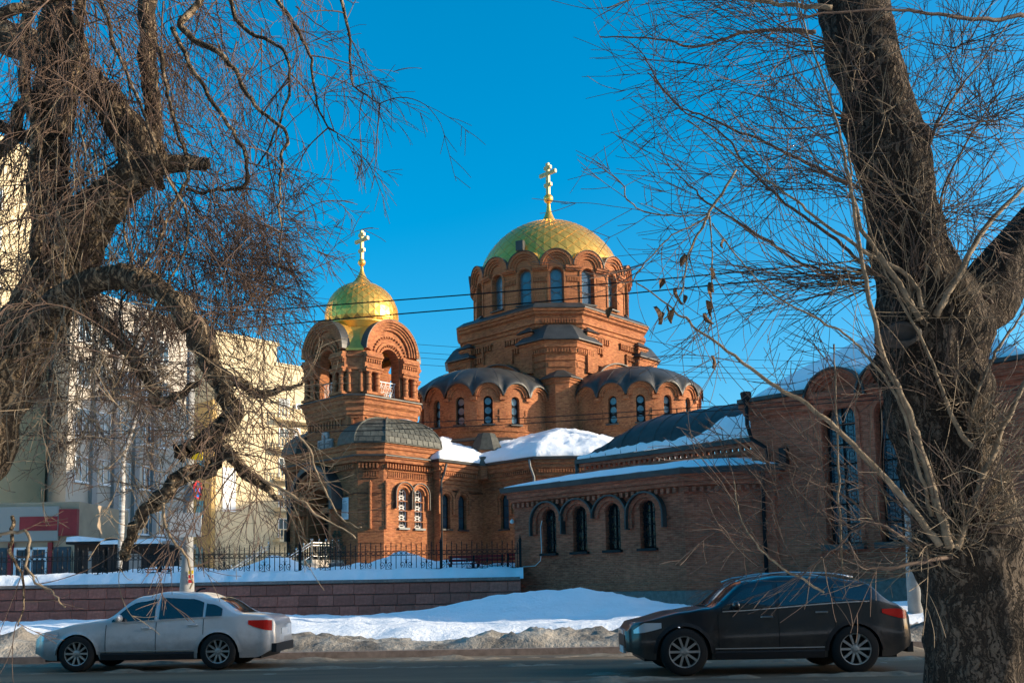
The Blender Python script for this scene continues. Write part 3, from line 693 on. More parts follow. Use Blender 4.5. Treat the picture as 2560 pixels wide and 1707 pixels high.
# curved shingle roofs on the side bays (each course of shingles is its own ring of slates)
for sg in (1, -1):
    base = [(sg*4.5, -2.0), (sg*4.5, 2.0), (sg*3.47, 3.03), (sg*2.4, 3.03), (sg*2.4, -3.03), (sg*3.47, -3.03)]
    if sg < 0: base = base[::-1]
    ap = (sg*2.5, 0); b0 = offs(base, .36); R_ = [[(x, y, 9.85) for x, y in b0]]
    for k in range(10):
        t = k/9; c_ = cos(t*pi/2); R_.append([(ap[0]+(x-ap[0])*c_**.9, ap[1]+(y-ap[1])*c_**.9, 9.91+1.75*sin(t*pi/2)) for x, y in b0])
    o = MB().loft(R_, True, True).build('bay_roof', M_SHIN, BT)
    if sg < 0: continue
    # slates on the two facets towards the viewer and the one behind
    for (i, j) in ((0, 1), (5, 0), (1, 2)):
        for k in range(1, 8):
            A0, A1 = Vector(R_[k][i]), Vector(R_[k][j]); B0, B1 = Vector(R_[k+1][i]), Vector(R_[k+1][j])
            L_ = (A1-A0).length; n = max(1, round(L_/.42)); nn = (A1-A0).cross(B0-A0).normalized()
            if nn.z < 0: nn = -nn
            for q in range(n):
                off = .5 if k % 2 else 0; f0 = max(0, (q-off)/n); f1 = min(1, (q+1-off)/n)
                if f1-f0 < .05: continue
                f0 += .01; f1 -= .01
                P = [A0.lerp(A1, f0)+nn*.045, A0.lerp(A1, f1)+nn*.045, B0.lerp(B1, f1)+nn*.018, B0.lerp(B1, f0)+nn*.018]
                b = MB(); b.hexa([p-nn*.02 for p in P]+P); b.build('slate', M_SHIN, o)
    ri = MB()
    for i in range(6):
        if i in (2, 3, 4): continue
        ri.tube([Vector(R_[k][i])+Vector((0, 0, .05)) for k in range(1, 11)], .045, 6)
    ri.build('ridge_cap', M_SHIN, o)
    sn = MB(); rr = []
    for k in range(1, 10):
        A, B = Vector(R_[k][1]), Vector(R_[k][2]); w = .14*(1+.3*sin(k*2))
        p0 = A.lerp(B, 0.04); p1 = A.lerp(B, .55); up = Vector((0, 0, .10+.03*sin(k*1.7)))
        rr.append([p0, p0+up, p1+up, p1])
    sn.loft(rr, True, True).build('snow_cap', M_SNOWR, o, smooth=True)
# shaft
SH = chsq(2.66, 2.0)
MB().prof(SH, [(.0, 8.8), (.0, 10.0), (-.03, 10.05), (-.03, 11.7), (.05, 11.75), (.05, 11.95), (.12, 12.0), (.12, 12.25), (.26, 12.4), (.26, 12.6), (.36, 12.66), (.36, 12.8)], False, False).build('shaft', M_BR, BT)
MB().prof(SH, [(.46, 12.8), (.46, 12.87), (-.1, 13.05)], True, True).build('belfry_floor', M_ROOF, BT)
orn = MB()
for i in (0, 6, 7):
    fm = flat(SH[i], SH[(i+1) % 8]); L_ = math.dist(SH[i], SH[(i+1) % 8])
    for k in range(int((L_-.4)/.28)): orn.fbox(fm, .25+k*.28, .38+k*.28, 11.1, 11.55, -.05, .05)
    orn.fbox(fm, .2, L_-.2, 11.55, 11.63, -.05, .07)
    for z in (10.3, 10.6, 10.9): orn.fbox(fm, 0, L_, z, z+.05, -.05, .02)
orn.build('shaft_ornament', M_BR, BT, kind='stuff')
# belfry faces
bw = MB(); gold = MB(); dent = MB(); CM = MB().lathe([(.19, 13.1), (.19, 13.22), (.15, 13.27), (.15, 13.5), (.2, 13.56), (.15, 13.62), (.145, 13.95), (.19, 14.0), (.145, 14.05), (.14, 14.16), (.2, 14.26), (.2, 14.3)], 12).mesh('belfry_column', M_BR); CM2 = MB().lathe([(.13, 13.1), (.13, 13.3), (.1, 13.35), (.1, 14.2), (.15, 14.3), (.15, 14.42)], 8).mesh('corner_column', M_BR)
zsA = 15.66; RA = 2.02
for i in range(8):
    fm = flat(SH[i], SH[(i+1) % 8]); L_ = math.dist(SH[i], SH[(i+1) % 8])
    if i % 2:
        bw.wall(fm, 0, L_, 12.9, 15.66)
        for z0, z1, d in ((14.42, 14.55, .10), (15.2, 15.32, .12)): MB().fbox(fm, .0, L_, z0, z1, -.02, d).build('string_course', M_BR, BT)
        if i == 7: 
            for u in (.12, L_-.12): ob('corner_column', CM2, BT, (*fm(u, 0, .03)[:2], 0))
        continue
    uc = L_/2
    bw.wall(fm, 0, L_, 12.9, kok([uc], RA, zsA), [(uc, .74, 12.9, 15.2)], .2, .75)
    for ri, ro, d in ((1.84, 2.02, .38), (1.71, 1.84, .30), (1.58, 1.71, .22), (1.42, 1.58, .14), (.94, 1.1, .1)): MB().arch(fm, uc, ri, ro, zsA if ri > 1.3 else 15.25, -.05, d, 0, 28).build('archivolt', M_BR, BT)
    for k in range(19):
        a = pi*(k+.5)/19; x, z = uc+1.24*cos(a), 15.42+1.24*sin(a); dent.fbox(fm, x-.05, x+.05, z-.05, z+.05, -.02, .12)
    for k in range(15):
        a = pi*(k+.5)/15; x, z = uc+.86*cos(a), 15.25+.86*sin(a); dent.fbox(fm, x-.035, x+.035, z-.035, z+.035, -.02, .14)
    MB().arch(fm, uc, 2.02, 2.045, zsA, -.2, .40, 0, 28).build('arch_hood', M_ROOF, BT)
    for sg in (-1, 1):
        ent = MB(); ua, ub = (uc+.79, L_+.03) if sg > 0 else (-.03, uc-.79)
        ent.fbox(fm, ua, ub, 14.3, 14.46, -.02, .34); ent.fbox(fm, ua, ub, 14.46, 14.56, -.02, .42)
        ent.fbox(fm, ua, ub, 14.56, 15.05, -.02, .22)
        ent.fbox(fm, ua, ub, 15.05, 15.16, -.02, .34); ent.fbox(fm, ua, ub, 15.16, 15.3, -.02, .44); ent.fbox(fm, ua, ub, 15.3, 15.48, -.02, .36)
        for k in range(7): u = ua+.1+k*(ub-ua-.2)/6; dent.fbox(fm, u-.05, u+.05, 14.86, 15.04, .2, .3)
        ent.build('entablature', M_BR, BT); MB().fbox(fm, ua, ub, 12.95, 13.1, -.02, .4).build('column_base', M_BR, BT)
        for q in (.30, .92):
            x, y, _ = fm(ua+(ub-ua)*(.24 if q < .5 else .76), 0, .2)
            ob('belfry_column', CM, BT, (x, y, 0))
    # balustrade
    rl = MB(); rl.fbox(fm, uc-.74, uc+.74, 13.95, 14.0, -.38, -.33); rl.fbox(fm, uc-.74, uc+.74, 13.05, 13.09, -.38, -.33)
    for k in range(5): rl.tube([fm(uc-.64+k*.32, 13.05, -.35), fm(uc-.64+k*.32, 13.97, -.35)], .014, 4)
    for k in range(4):
        u = uc-.48+k*.32; rl.ring(fm, u, 13.3, .1, -.35, .014, 10, 4); rl.ring(fm, u, 13.7, .1, -.35, .014, 10, 4, 0, 5); rl.tube([fm(u-.15, 13.1, -.35), fm(u, 13.5, -.35), fm(u+.15, 13.9, -.35)], .012, 4)
    rl.build('balustrade', M_WHITE, BT)
    # gilded barrel behind each arch
    R_ = []
    for dd in (-.05, -2.9): R_.append([fm(uc+2.0*cos(pi*k/24), zsA+2.0*sin(pi*k/24), dd) for k in range(25)])
    gold.loft(R_, closed=False)
# sloping gilded sheets on the cut corners
for i in (1, 3, 5, 7):
    p0, p1 = SH[i], SH[(i+1) % 8]; q = Vector(((p0[0]+p1[0])/2, (p0[1]+p1[1])/2)); qn = q.normalized()
    a0, a1 = Vector(p0), Vector(p1); e = (a1-a0).normalized()
    R_ = [[(p.x, p.y, z) for p in (a0+qn*.12-e*w, a1+qn*.12+e*w)] for z, w in ((15.55, .05), (15.67, .05))]
    R_ += [[((qn*2.13-e*w_).x, (qn*2.13-e*w_).y, z) for e_, w_ in ((0, w2), (0, -w2))] for z, w2 in ((17.3, .75),)]
    gold.loft(R_, closed=False)
bw.build('belfry_wall', M_BR, BT); dent.build('dentil_band', M_BR, BT, kind='stuff'); gold.build('gilded_roof', M_GOLDS, BT)
MB().box(-1.7, 1.7, -1.7, 1.7, 15.98, 16.03).build('belfry_ceiling', M_DARK, BT)
bell = MB().lathe([(.55, 14.2), (.5, 14.3), (.38, 14.6), (.3, 15.0), (.22, 15.15), (.05, 15.2), (.03, 15.9)], 16).build('bell', mat('bronze', (.25, .16, .07), .4, .8), BT, smooth=True)
# dome
tz = 18.42; tR = 2.25
MB().lathe([(2.12, 16.3), (2.12, 17.62), (2.24, 17.68), (2.27, 17.8), (2.2, 17.86)], 40).build('dome_drum', M_GOLDS, BT, smooth=True)
pr_ = [(tR*cos(rad(l)), tz+tR*sin(rad(l))) for l in range(-16, 64, 5)]
td = MB().lathe(pr_, 60).build('dome', M_SEAM, BT, smooth=True)
tiles(td, tR, tz, 20, rad(-8), rad(56), rad(95), 't')
MB().lathe([(1.14, 20.30), (1.14, 20.37), (.92, 20.47), (.75, 20.5)], 28).build('dome_collar', M_GOLDS, BT, smooth=True)
finial(BT, 20.46, .80, 22.0, .24, 24.05, 1.25)
# portal with deep nested arches
po = MB()
for k, (ri, d) in enumerate(((1.05, .18), (1.25, .34), (1.45, .5), (1.65, .66))): po.arch(fW, 3.47, ri, ri+.2, 6.45+.06*k, -.03, d, 3.2, 22)
for sg in (-1, 1): po.fbox(fW, 3.47+sg*1.5-.42, 3.47+sg*1.5+.42, 6.0, 6.3, -.03, .78); po.fbox(fW, 3.47+sg*1.5-.36, 3.47+sg*1.5+.36, 3.0, 3.5, -.03, .74)
po.build('portal_arch', M_BR, BT)
MB().arch(fW, 3.47, 1.86, 2.14, 6.75, -.03, .82, .55, 24).build('portal_hood', M_ROOF, BT)
dr = MB(); dr.pane(fW, (3.47, 1.05, 3.3, 6.45), -1.06); d_ = dr.build('door', mat('dark_door_wood', (.05, .03, .02), .6, 0, 4, .3), BT)
db = MB()
for u in (-1.0, -.52, -.03, .46, .94): db.fbox(fW, 3.47+u, 3.47+u+.07, 3.3, 6.4, -1.06, -1.0)
for z in (3.4, 4.4, 5.4, 6.4): db.fbox(fW, 2.45, 4.49, z, z+.08, -1.06, -.99)
db.build('door_frame', M_IRON, d_)
# stone cross relief
fSh = flat(SH[6], SH[7]); cx_ = MB(); u0 = 2.0
cx_.fbox(fSh, u0-.28, u0+.28, 9.25, 10.95, -.02, .14); cx_.fbox(fSh, u0-.68, u0-.28, 9.95, 10.5, -.02, .14); cx_.fbox(fSh, u0+.28, u0+.68, 9.95, 10.5, -.02, .14)
co = cx_.build('cross_relief', mat('grey_relief_stone', (.34, .32, .30), .8, 0, 8, .3, .004, 30), BT)
cr = MB()
cr.fbox(fSh, u0-.05, u0+.05, 9.4, 10.75, .13, .175); cr.fbox(fSh, u0-.5, u0+.5, 10.2, 10.28, .13, .18); cr.fbox(fSh, u0-.17, u0+.17, 10.52, 10.58, .13, .17)
for s_ in (-1, 1):
    cr.fbox(fSh, u0+s_*.55-.06, u0+s_*.55+.06, 10.05, 10.4, .13, .165); cr.fbox(fSh, u0+s_*.2-.03, u0+s_*.2+.03, 9.35, 10.0, .13, .165)
    for k in range(3): cr.fbox(fSh, u0+s_*.36-.08, u0+s_*.36+.08, 10.02+k*.16, 10.07+k*.16, .13, .16)
cr.build('carving', mat('carved_edge', (.18, .17, .16), .8), co, kind='stuff')
# white notice board with lines of text
fb = flat(LOW[6], LOW[7]); nb = MB().fbox(fb, 5.55, 6.14, 5.6, 6.85, .03, .07).build('notice_board', mat('white_board', (.74, .76, .76), .5), BT)
tx = MB()
rng = random.Random(8)
tx.fbox(fb, 5.68, 6.0, 6.60, 6.635, .0701, .074)
for k in range(17):
    z = 6.5-k*.048; u = 5.61
    while u < 6.06:
        w = rng.uniform(.03, .085); tx.fbox(fb, u, min(u+w, 6.08), z, z+.018, .0701, .073); u += w+.014
tx.build('text_line', mat('grey_ink', (.25, .27, .29), .8), nb, kind='stuff')
MB().tube([fb(u, 7.0+.04*sin(u*3), .05) for u in (5.4, 5.8, 6.3, 6.94)]+[fSW(u, 7.0, .05) for u in (.2, .8, 1.4)], .022, 4).build('cable', M_IRON, BT)
pipe(BT, [fb(.25, 8.9, .3), fb(.25, 6.0, .12), fb(.25, 2, .12)], .06)
bl = MB().fbox(fb, .05, .3, 4.6, 5.3, .0, .25).build('lantern', M_IRON, BT)
# steps and landing in front of the portal
st = thing('entrance_steps', 'pale stone steps rising to the arched church porch', 'steps', TC, PHI)
MB().box(-2.2, 2.2, -5.2, -3.05, 1.9, 3.3).build('landing', mat('pale_step_stone', (.50, .43, .35), .85, 0, 4, .2), st)
for k in range(7): MB().box(-2.2, 2.2, -5.2-.34*(k+1), -5.2-.34*k, 1.9, 3.3-.2*(k+1)+.0).build('step', MATS['pale_step_stone'], st)
def railing(label, a, b, n, dz):
    t = thing('stair_railing', label, 'railing', TC, PHI, group='steel stair railings')
    A, B = Vector(a), Vector(b)
    for k in range(n+1):
        p = A.lerp(B, k/n); bm_ = MB(); bm_.tube([p, p+Vector((0, 0, 1.05))], .028, 6); bm_.lathe([(.01, p.z+1.04), (.05, p.z+1.08), (.055, p.z+1.12), (.03, p.z+1.17), (.005, p.z+1.18)], 8, (p.x, p.y)); bm_.build('post', M_STEEL, t)
    for z in (.95, .8, .2): MB().tube([A+Vector((0, 0, z)), B+Vector((0, 0, z))], .018, 6).build('rail', M_STEEL, t)
    for k in range(n):
        for q in (.33, .66):
            p = A.lerp(B, (k+q)/n); MB().tube([p+Vector((0, 0, .2)), p+Vector((0, 0, .8))], .010, 5).build('baluster', M_STEEL, t)
railing('steel railing with ball tops climbing the north side of the porch steps', (-2.1, -7.6, 1.95), (-2.1, -5.2, 3.3), 5, 0)
railing('steel railing with ball tops on the near side of the porch steps', (2.1, -7.6, 1.95), (2.1, -5.2, 3.3), 5, 0)
railing('level steel railing along the near edge of the porch landing', (2.1, -5.1, 3.3), (2.1, -3.3, 3.3), 4, 0)
# ================================================================ SIDE WING
P0, P1, P2 = (.09, 46.0), (7.06, 39.6), (10.6, 38.9)
WG = thing('side_wing', 'low shaded brick wing with four grilled arched windows and snowy eaves', 'building', (0, 0, 0))
POL = [P0, P1, P2, (16, 44.5), (6.4, 52.8)]
fA = flat(P0, P1); fB = flat(P1, P2); LA = math.dist(P0, P1); LB = math.dist(P1, P2)
opA = []
for px in (1374, 1450, 1532.5, 1620):
    r_ = at(px, 1330, 1.0).x; t = (r_*P0[1]-P0[0])/((P1[0]-P0[0])/LA-r_*(P1[1]-P0[1])/LA); opA.append((t, .40, 3.08, 4.72))
w_ = MB(); w_.wall(fA, 0, LA, 0, 5.55, opA, 9, .35); w_.wall(fB, 0, LB, 0, 5.55); w_.wall(flat(P2, POL[3]), 0, math.dist(P2, POL[3]), 0, 5.55); w_.wall(flat(POL[4], P0), 0, math.dist(POL[4], P0), 0, 5.55); w_.build('wall', M_BR2, WG)
og = MB(); hd = MB()
for i, op in enumerate(opA):
    win(WG, fA, op, .35, 'iron')
    MB().fbox(fA, op[0]-.5, op[0]+.5, 2.96, 3.07, -.3, .18).build('sill', M_IRON, WG)
    R1 = .90; zs = 4.50
    og.arch(fA, op[0], .72, R1, zs, -.03, .16, .55 if i in (0, 3) else 0, 20); og.arch(fA, op[0], .42, .72, zs+.2 if False else zs+.22, -.03, .05, 0, 18)
    for k in range(9):
        a = pi*(k+.5)/9; 
        if k == 4: og.fbox(fA, op[0]-.05, op[0]+.05, zs+.66, zs+.95, -.03, .1)
    MB().arch(fA, op[0], R1, R1+.07, zs, -.02, .34, .6 if i in (0, 3) else 0, 20, 0, pi).build('arch_hood', M_ROOF, WG)
for fm, L_ in ((fA, LA), (fB, LB)):
    for k in range(int((L_-.1)/.3)): og.fbox(fm, .05+k*.3, .2+k*.3, 5.3, 5.5, .0, .2)
    for z in (2.55, 3.35, 3.85, 4.3): 
        u = .0
        for op in (opA if fm is fA else []):
            if z > 3.0: og.fbox(fm, u, op[0]-.44, z, z+.06, -.02, .03); u = op[0]+.44
        og.fbox(fm, u, L_, z, z+.06, -.02, .03)
# recessed-looking brick cross and slots on the right-hand face
for k in range(4): og.fbox(fB, 1.25+k*.42, 1.25+k*.42+.18, 4.35, 4.75, -.02, .05)
og.fbox(fB, .9, 2.9, 4.8, 4.9, -.02, .05)
for u0, u1, z0, z1 in ((1.0, 1.12, 2.9, 4.1), (2.6, 2.72, 2.9, 4.1), (1.12, 1.45, 4.0, 4.1), (2.27, 2.6, 4.0, 4.1), (1.45, 2.27, 3.75, 3.85), (1.45, 1.55, 3.1, 3.75), (2.17, 2.27, 3.1, 3.75)): og.fbox(fB, u0, u1, z0, z1, -.02, .05)
og.build('brick_ornament', M_BR2, WG, kind='stuff')
MB().prof(POL, [(.0, 5.5), (.12, 5.56), (.12, 5.7), (.24, 5.76), (.24, 5.9), (.36, 5.95), (.36, 6.02)], False, False).build('cornice', M_BR2, WG)
MB().prof(POL, [(.46, 6.02), (.50, 6.24), (.42, 6.26), (-1.6, 6.75)], True, True).build('roof', M_ROOF, WG)
roofsnow(POL, .40, -1.8, 6.255, 6.8, .07, 'roof_snow', WG, 180, 8, 5.)
MB().prof(POL, [(.10, 0), (.10, 1.55), (.0, 1.62)], False, False).build('plinth', M_BR2, WG)
MB().prof(POL, [(.22, 0), (.22, 1.25), (.12, 1.28)], False, True).build('stone_base', M_GREY, WG)
MB().tube([fA(.55, 2.5, .05), fA(1.3, 2.52, .05), fA(opA[0][0]-.55, 2.75, .05), fA(opA[0][0]-.47, 3.2, .05), fA(opA[0][0]-.50, 4.3, .05), fA(opA[0][0]-.42, 4.6, .04)], .022, 5).build('cable', M_WHITE, WG)
MB().lathe([(.0, 4.55), (.1, 4.6), (.1, 4.7), (.02, 4.78)], 8, fA(-.05, 0, .12)[:2]).build('wall_lamp', M_WHITE, WG)
# vaulted corridor behind
c0 = Vector((3.75, 48.6)); e1 = Vector((.743, -.669)); Lc = 10.55; c1 = c0+e1*Lc; fV = flat(c0, c1)
cw = MB(); cw.wall(fV, 0, Lc, 5, 7.2, (), 9); cw.wall(flat((c0.x+2.0, c0.y+2.2), c0), 0, 3, 5, 7.2); cw.build('corridor_wall', M_BR2, WG)
cb = MB(); cb.fbox(fV, -.2, Lc, 7.2, 7.4, -.2, .14); cb.fbox(fV, -.25, Lc, 7.55, 7.7, -.2, .3)
for k in range(int(Lc/.3)): cb.fbox(fV, .05+k*.3, .2+k*.3, 7.4, 7.55, .0, .22)
cb.build('corridor_cornice', M_BR2, WG)
MB().fbox(fV, -.35, Lc, 7.7, 7.92, -.3, .45).build('gutter', M_ROOF, WG)
R_ = []; S_ = MB(); seams = MB()
for i in range(36):
    u = -.3+(Lc+.3)*i/35; k = .12+.88*sst(-.3, 3.4, u)**.6
    row = [fV(u, 7.93+2.25*k*sin(min(1, j/10)*pi/2), .42-4.2*(1-cos(j/10*pi/2))) for j in range(11)]; R_.append(row)
    if i % 3 == 0: seams.tube([Vector(p)+Vector((0, 0, .02)) for p in row], .028, 4)
vr = MB().loft(R_, closed=False).build('vault_roof', M_ROOF, WG, smooth=True); seams.build('roof_seam', M_ROOF, vr, kind='stuff')
vs = MB(); rr = []
for i in range(60):
    u = -.2+(Lc+.15)*i/59; k = .12+.88*sst(-.3, 3.4, u)**.6; j1 = .9+.7*fbm(u, 2, .9)+.5*fbm(u, 7, 3)+2.6*sst(7.0, 8.2, u); row = []
    for j in range(7):
        q = j1*j/6; z = 7.93+2.25*k*sin(q/10*pi/2); d = .42-4.2*(1-cos(q/10*pi/2)); row.append(fV(u, z+(.10 if 0 < j < 6 else .0)+.02*fbm(u, j, 2), d))
    rr.append(row)
vs.loft(rr, closed=False).build('snow_strip', M_SNOWR, vr, smooth=True)
pipe(WG, [fV(-.3, 7.7, .35), fV(-.3, 7.2, .35), fV(-.3, 6.9, .1), fV(-.3, 6.2, .1)], .10)
# ================================================================ TALL HALL
H0 = Vector((9.95, 39.7)); H1 = H0+e1*10.6; ein = Vector((.669, .743)); H2 = H1+ein*10.6; H3 = H0+ein*10.6
HL = thing('brick_hall', 'tall shaded brick hall with long grilled windows and snow covered hipped roof', 'building', (0, 0, 0))
HP = [tuple(H0), tuple(H1), tuple(H2), tuple(H3)]; fH = flat(H0, H1)
opH = []
for px in (2104, 2241):
    r_ = at(px, 1200, 1.0).x; t = (r_*H0.y-H0.x)/(e1.x-r_*e1.y); opH.append((t, .66, 2.95, 7.75))
dt = opH[1][0]-opH[0][0]; opH.append((opH[1][0]+dt, .66, 2.95, 7.75))
zk = kok([o[0] for o in opH], 1.18, 8.55)
hw = MB(); hw.wall(fH, 0, 10.6, 0, zk, opH, .25, .5); hw.wall(flat(H1, H2), 0, 10.6, 0, 8.5); hw.wall(flat(H3, H0), 0, 10.6, 0, 8.5); hw.wall(flat(H2, H3), 0, 10.6, 0, 8.5); hw.build('wall', M_BR2, HL)
og = MB(); hd = MB()
for op in opH:
    win(HL, fH, op, .5, 'hall')
    for ri, ro, d in ((1.02, 1.18, .34), (.9, 1.02, .24), (.76, .9, .12)): og.arch(fH, op[0], ri, ro, 8.55, -.03, d, 0, 20)
    og.arch(fH, op[0], .68, .84, 7.75, -.03, .08, 4.6, 18)
    MB().fbox(fH, op[0]-.85, op[0]+.85, 2.72, 2.94, -.4, .3).build('sill', M_ROOF, HL)
    MB().arch(fH, op[0], 1.18, 1.25, 8.55, -.6, .46, 0, 20).build('arch_hood', M_ROOF, HL)
ua = 0.
for op in opH+[(12.0, 1, 0, 0)]:
    ub = min(10.6, op[0]-1.15)
    if ub > ua+.05:
        og.fbox(fH, ua, ub, 8.5, 8.7, -.05, .3); og.fbox(fH, ua, ub, 8.3, 8.42, -.05, .16); og.fbox(fH, ua, ub, 8.72, 8.9, -.05, .42)
        MB().fbox(fH, ua-.3 if ua == 0 else ua, ub, 8.92, 9.08, -.6, .52).build('gutter', M_ROOF, HL)
    ua = op[0]+1.15
for z in (2.6, 6.4): og.fbox(fH, 0, opH[0][0]-.9, z, z+.08, -.02, .05)
og.build('brick_ornament', M_BR2, HL, kind='stuff')
MB().prof(HP, [(.0, 8.2), (.2, 8.45), (.2, 8.6), (.34, 8.7), (.34, 8.9)], False, False).build('cornice', M_BR2, HL)
pk = (H0+H2)/2
def hiprow(o, z): return [(x, y, z) for x, y in offs(HP, o)]
hr = MB(); q0 = offs(HP, .0); rings = []
N_ = 40
for t in [0, .04, .15, .3, .5, .7, .85, 1.]:
    ring = []
    for i in range(4):
        A_, B_ = Vector(q0[i]), Vector(q0[(i+1) % 4])
        for k in range(N_):
            f_ = k/N_; p = A_.lerp(B_, f_); zb = 9.0
            if i == 0: zb = max(9.0, zk(f_*10.6)+.06)
            kk = (1-t); q = pk.lerp(p, kk); z = zb*(1-sst(0, .3, t))+9.0*sst(0, .3, t)+3.7*t**.92; ring.append((q.x, q.y, z))
    rings.append(ring)
hr.loft(rings).build('roof', M_ROOF, HL)
sn = [[(x+(pk.x-x)*.012, y+(pk.y-y)*.012, z+(.0 if k == 0 else .20+.05*fbm(x, y, .7))) for x, y, z in r] for k, r in enumerate([rings[0]]+rings)]
MB().loft(sn).build('roof_snow', M_SNOWR, HL, smooth=True)
MB().prof(HP, [(.12, 0), (.12, 1.5), (.0, 1.6)], False, False).build('plinth', M_GREY, HL)
p_ = fH(.12, 9.0, .5); gx = MB().lathe([(.08, 8.85), (.2, 9.05), (.24, 9.3), (.2, 9.35)], 8, p_[:2]).build('rain_hopper', M_IRON, HL)
pipe(HL, [fH(.12, 8.9, .5), fH(.12, 8.0, .5), fH(.25, 7.4, .42), fH(.75, 7.0, .2), fH(.8, 6.6, .14), fH(.8, 1, .14)], .085, M_IRON)
pipe(HL, [fB(LB-.45, 6.0, .4), fB(LB-.45, 5.6, .14), fB(LB-.45, .5, .14)], .085, M_IRON)
MB().fbox(fH, 1.35, 1.65, 6.2, 6.9, 0, .3).build('floodlight', M_IRON, HL)
fl2 = MB(); a_ = fH(opH[1][0]+.0, 8.9, .6); fl2.lathe([(.02, a_[2]-.1), (.1, a_[2]-.05), (.12, a_[2]+.1), (.03, a_[2]+.2)], 8, a_[:2]); fl2.build('wall_lamp', M_WHITE, HL)
# ================================================================ BACKGROUND BUILDINGS
M_YEL = mat('cream_plaster', (.66, .53, .33), .9, 0, .25, .12); M_OCH = mat('ochre_plaster', (.50, .33, .13), .9, 0, .3, .15)
M_WHT = mat('pale_plaster', (.46, .40, .33), .9, 0, .3, .15); M_GRP = mat('grey_plaster', (.30, .28, .26), .9, 0, .3, .2)
M_PVC = mat('white_window_frame', (.75, .75, .74), .4); M_REDS = mat('red_sign', (.30, .035, .035), .6, 0, .9, .3); M_TAN = mat('tan_plaster', (.45, .33, .22), .9, 0, .5, .2)
def wmesh(w, h, glass=M_GLASS, fr=M_PVC):
    f = lambda u, z, d: (u, -d, z); b = MB(); t = .07
    for a in ((-w/2, -w/2+t, 0, h), (w/2-t, w/2, 0, h), (-w/2+t, w/2-t, 0, t), (-w/2+t, w/2-t, h-t, h), (-t/2, t/2, t, h-t)): b.fbox(f, a[0], a[1], a[2], a[3], -.1, .05)
    b.fbox(f, -w/2-.08, w/2+.08, -.1, 0, -.1, .14)
    return b.mesh('window', fr), MB().fbox(f, -w/2, w/2, 0, h, -.08, .0).mesh('pane', glass)
WM = wmesh(1.5, 1.6); WM2 = wmesh(1.2, 1.9)
def put_window(par, p0, p1, u, z, wm=WM):
    t = Vector((p1[0]-p0[0], p1[1]-p0[1])).normalized(); n = Vector((t.y, -t.x)); a = math.atan2(t.y, t.x)
    o = ob('window', wm[0], par, (p0[0]+t.x*u+n.x*.03, p0[1]+t.y*u+n.y*.03, z), rz=a); ob('pane', wm[1], o)
def block(name, label, pts, z0, z1, m, rows=(), cat='building', parapet=.5, wm=WM):
    b = thing(name, label, cat, (0, 0, 0))
    MB().prof(pts, [(0, z0), (0, z1), (.15, z1+.02), (.15, z1+parapet), (-.3, z1+parapet), (-.3, z1)], False, True).build('wall', m, b)
    MB().prof(pts, [(-.31, z1+.05), (-.5, z1+.1)], False, True).build('roof', M_SNOWR, b)
    for i, us, zs in rows:
        for u in us:
            for z in zs: put_window(b, pts[i], pts[(i+1) % len(pts)], u, z, wm)
    return b
# cream apartment block
y0 = at(535, 1200, 93); ySd = Vector((.69, .724)); yWd = Vector((-.724, .69))
Y0 = Vector((y0.x, 93)); Y1 = Y0+ySd*6.9; Y2 = Y1+ySd*14
YB = thing('apartment_block', 'cream sunlit apartment block with stepped top and balconies, left of the bell tower', 'building', (0, 0, 0))
YB_top = 27.0
MB().prof([tuple(Y0), tuple(Y1), tuple(Y1+yWd*12), tuple(Y0+yWd*12)], [(0, 1.8), (0, YB_top), (.2, YB_top+.02), (.2, YB_top+.35), (-.3, YB_top+.35)], False, True).build('wall', M_YEL, YB)
MB().prof([tuple(Y1+yWd*.02), tuple(Y2+yWd*.02), tuple(Y2+yWd*11), tuple(Y1+yWd*11)], [(0, 1.8), (0, YB_top-2.1), (.2, YB_top-2.08), (.2, YB_top-1.7), (-.3, YB_top-1.7)], False, True).build('wall', M_YEL, YB)
fY = flat(Y0, Y1); fY2 = flat(Y1, Y2); fYW = flat(Y0+yWd*12, Y0)
MB().fbox(fYW, 8.2, 12.02, 1.8, 20.5, -.2, .25).build('corner_pier', M_OCH, YB)
for z in range(3): MB().fbox(fYW, 9.2, 10.6, 4.5+z*4.5, 6.2+z*4.5, .2, .30).build('window', M_GLASS, YB)
MB().fbox(fY, .9, 2.3, 9.6, 13.9, .0, .12).build('blank_panel', M_PVC, YB)
ACM = MB(); ACM.box(-.42, .42, -.3, 0, 0, .62); acm = ACM.mesh('air_conditioner', M_PVC)
acf = MB().ring(lambda u, z, d: (u, d, z), -.1, .31, .23, -.31, .03, 16, 4); acf.disc(lambda u, z, d: (u, d, z), -.1, .31, .22, -.302); acf = acf.mesh('fan', M_IRON)
angY = math.atan2(ySd.y, ySd.x)
for k, z in enumerate((7.0, 10.1, 13.2, 16.3, 19.4)):
    b = MB(); b.fbox(fY2, -.3, 9.5, z-.25, z, -.1, 1.25)
    for u in range(24): b.fbox(fY2, -.25+u*.4, -.25+u*.4+.12, z, z+.95, 1.12, 1.2)
    b.fbox(fY2, -.3, 9.5, z+.95, z+1.03, 1.1, 1.22); b.build('balcony', M_YEL, YB)
    put_window(YB, Y1, Y2, .9, z+.3, WM2); put_window(YB, Y1, Y2, 4.3, z+.3, WM2)
    for (u, dz) in ((2.3, 1.0), (2.3, 1.75), (4.2, .3)) if k in (1, 2, 3) else ((2.6, 1.2),):
        p = fY2(u, z+dz, 1.25 if dz < .5 else .05); o = ob('air_conditioner', acm, YB, p, rz=angY); ob('fan', acf, o)
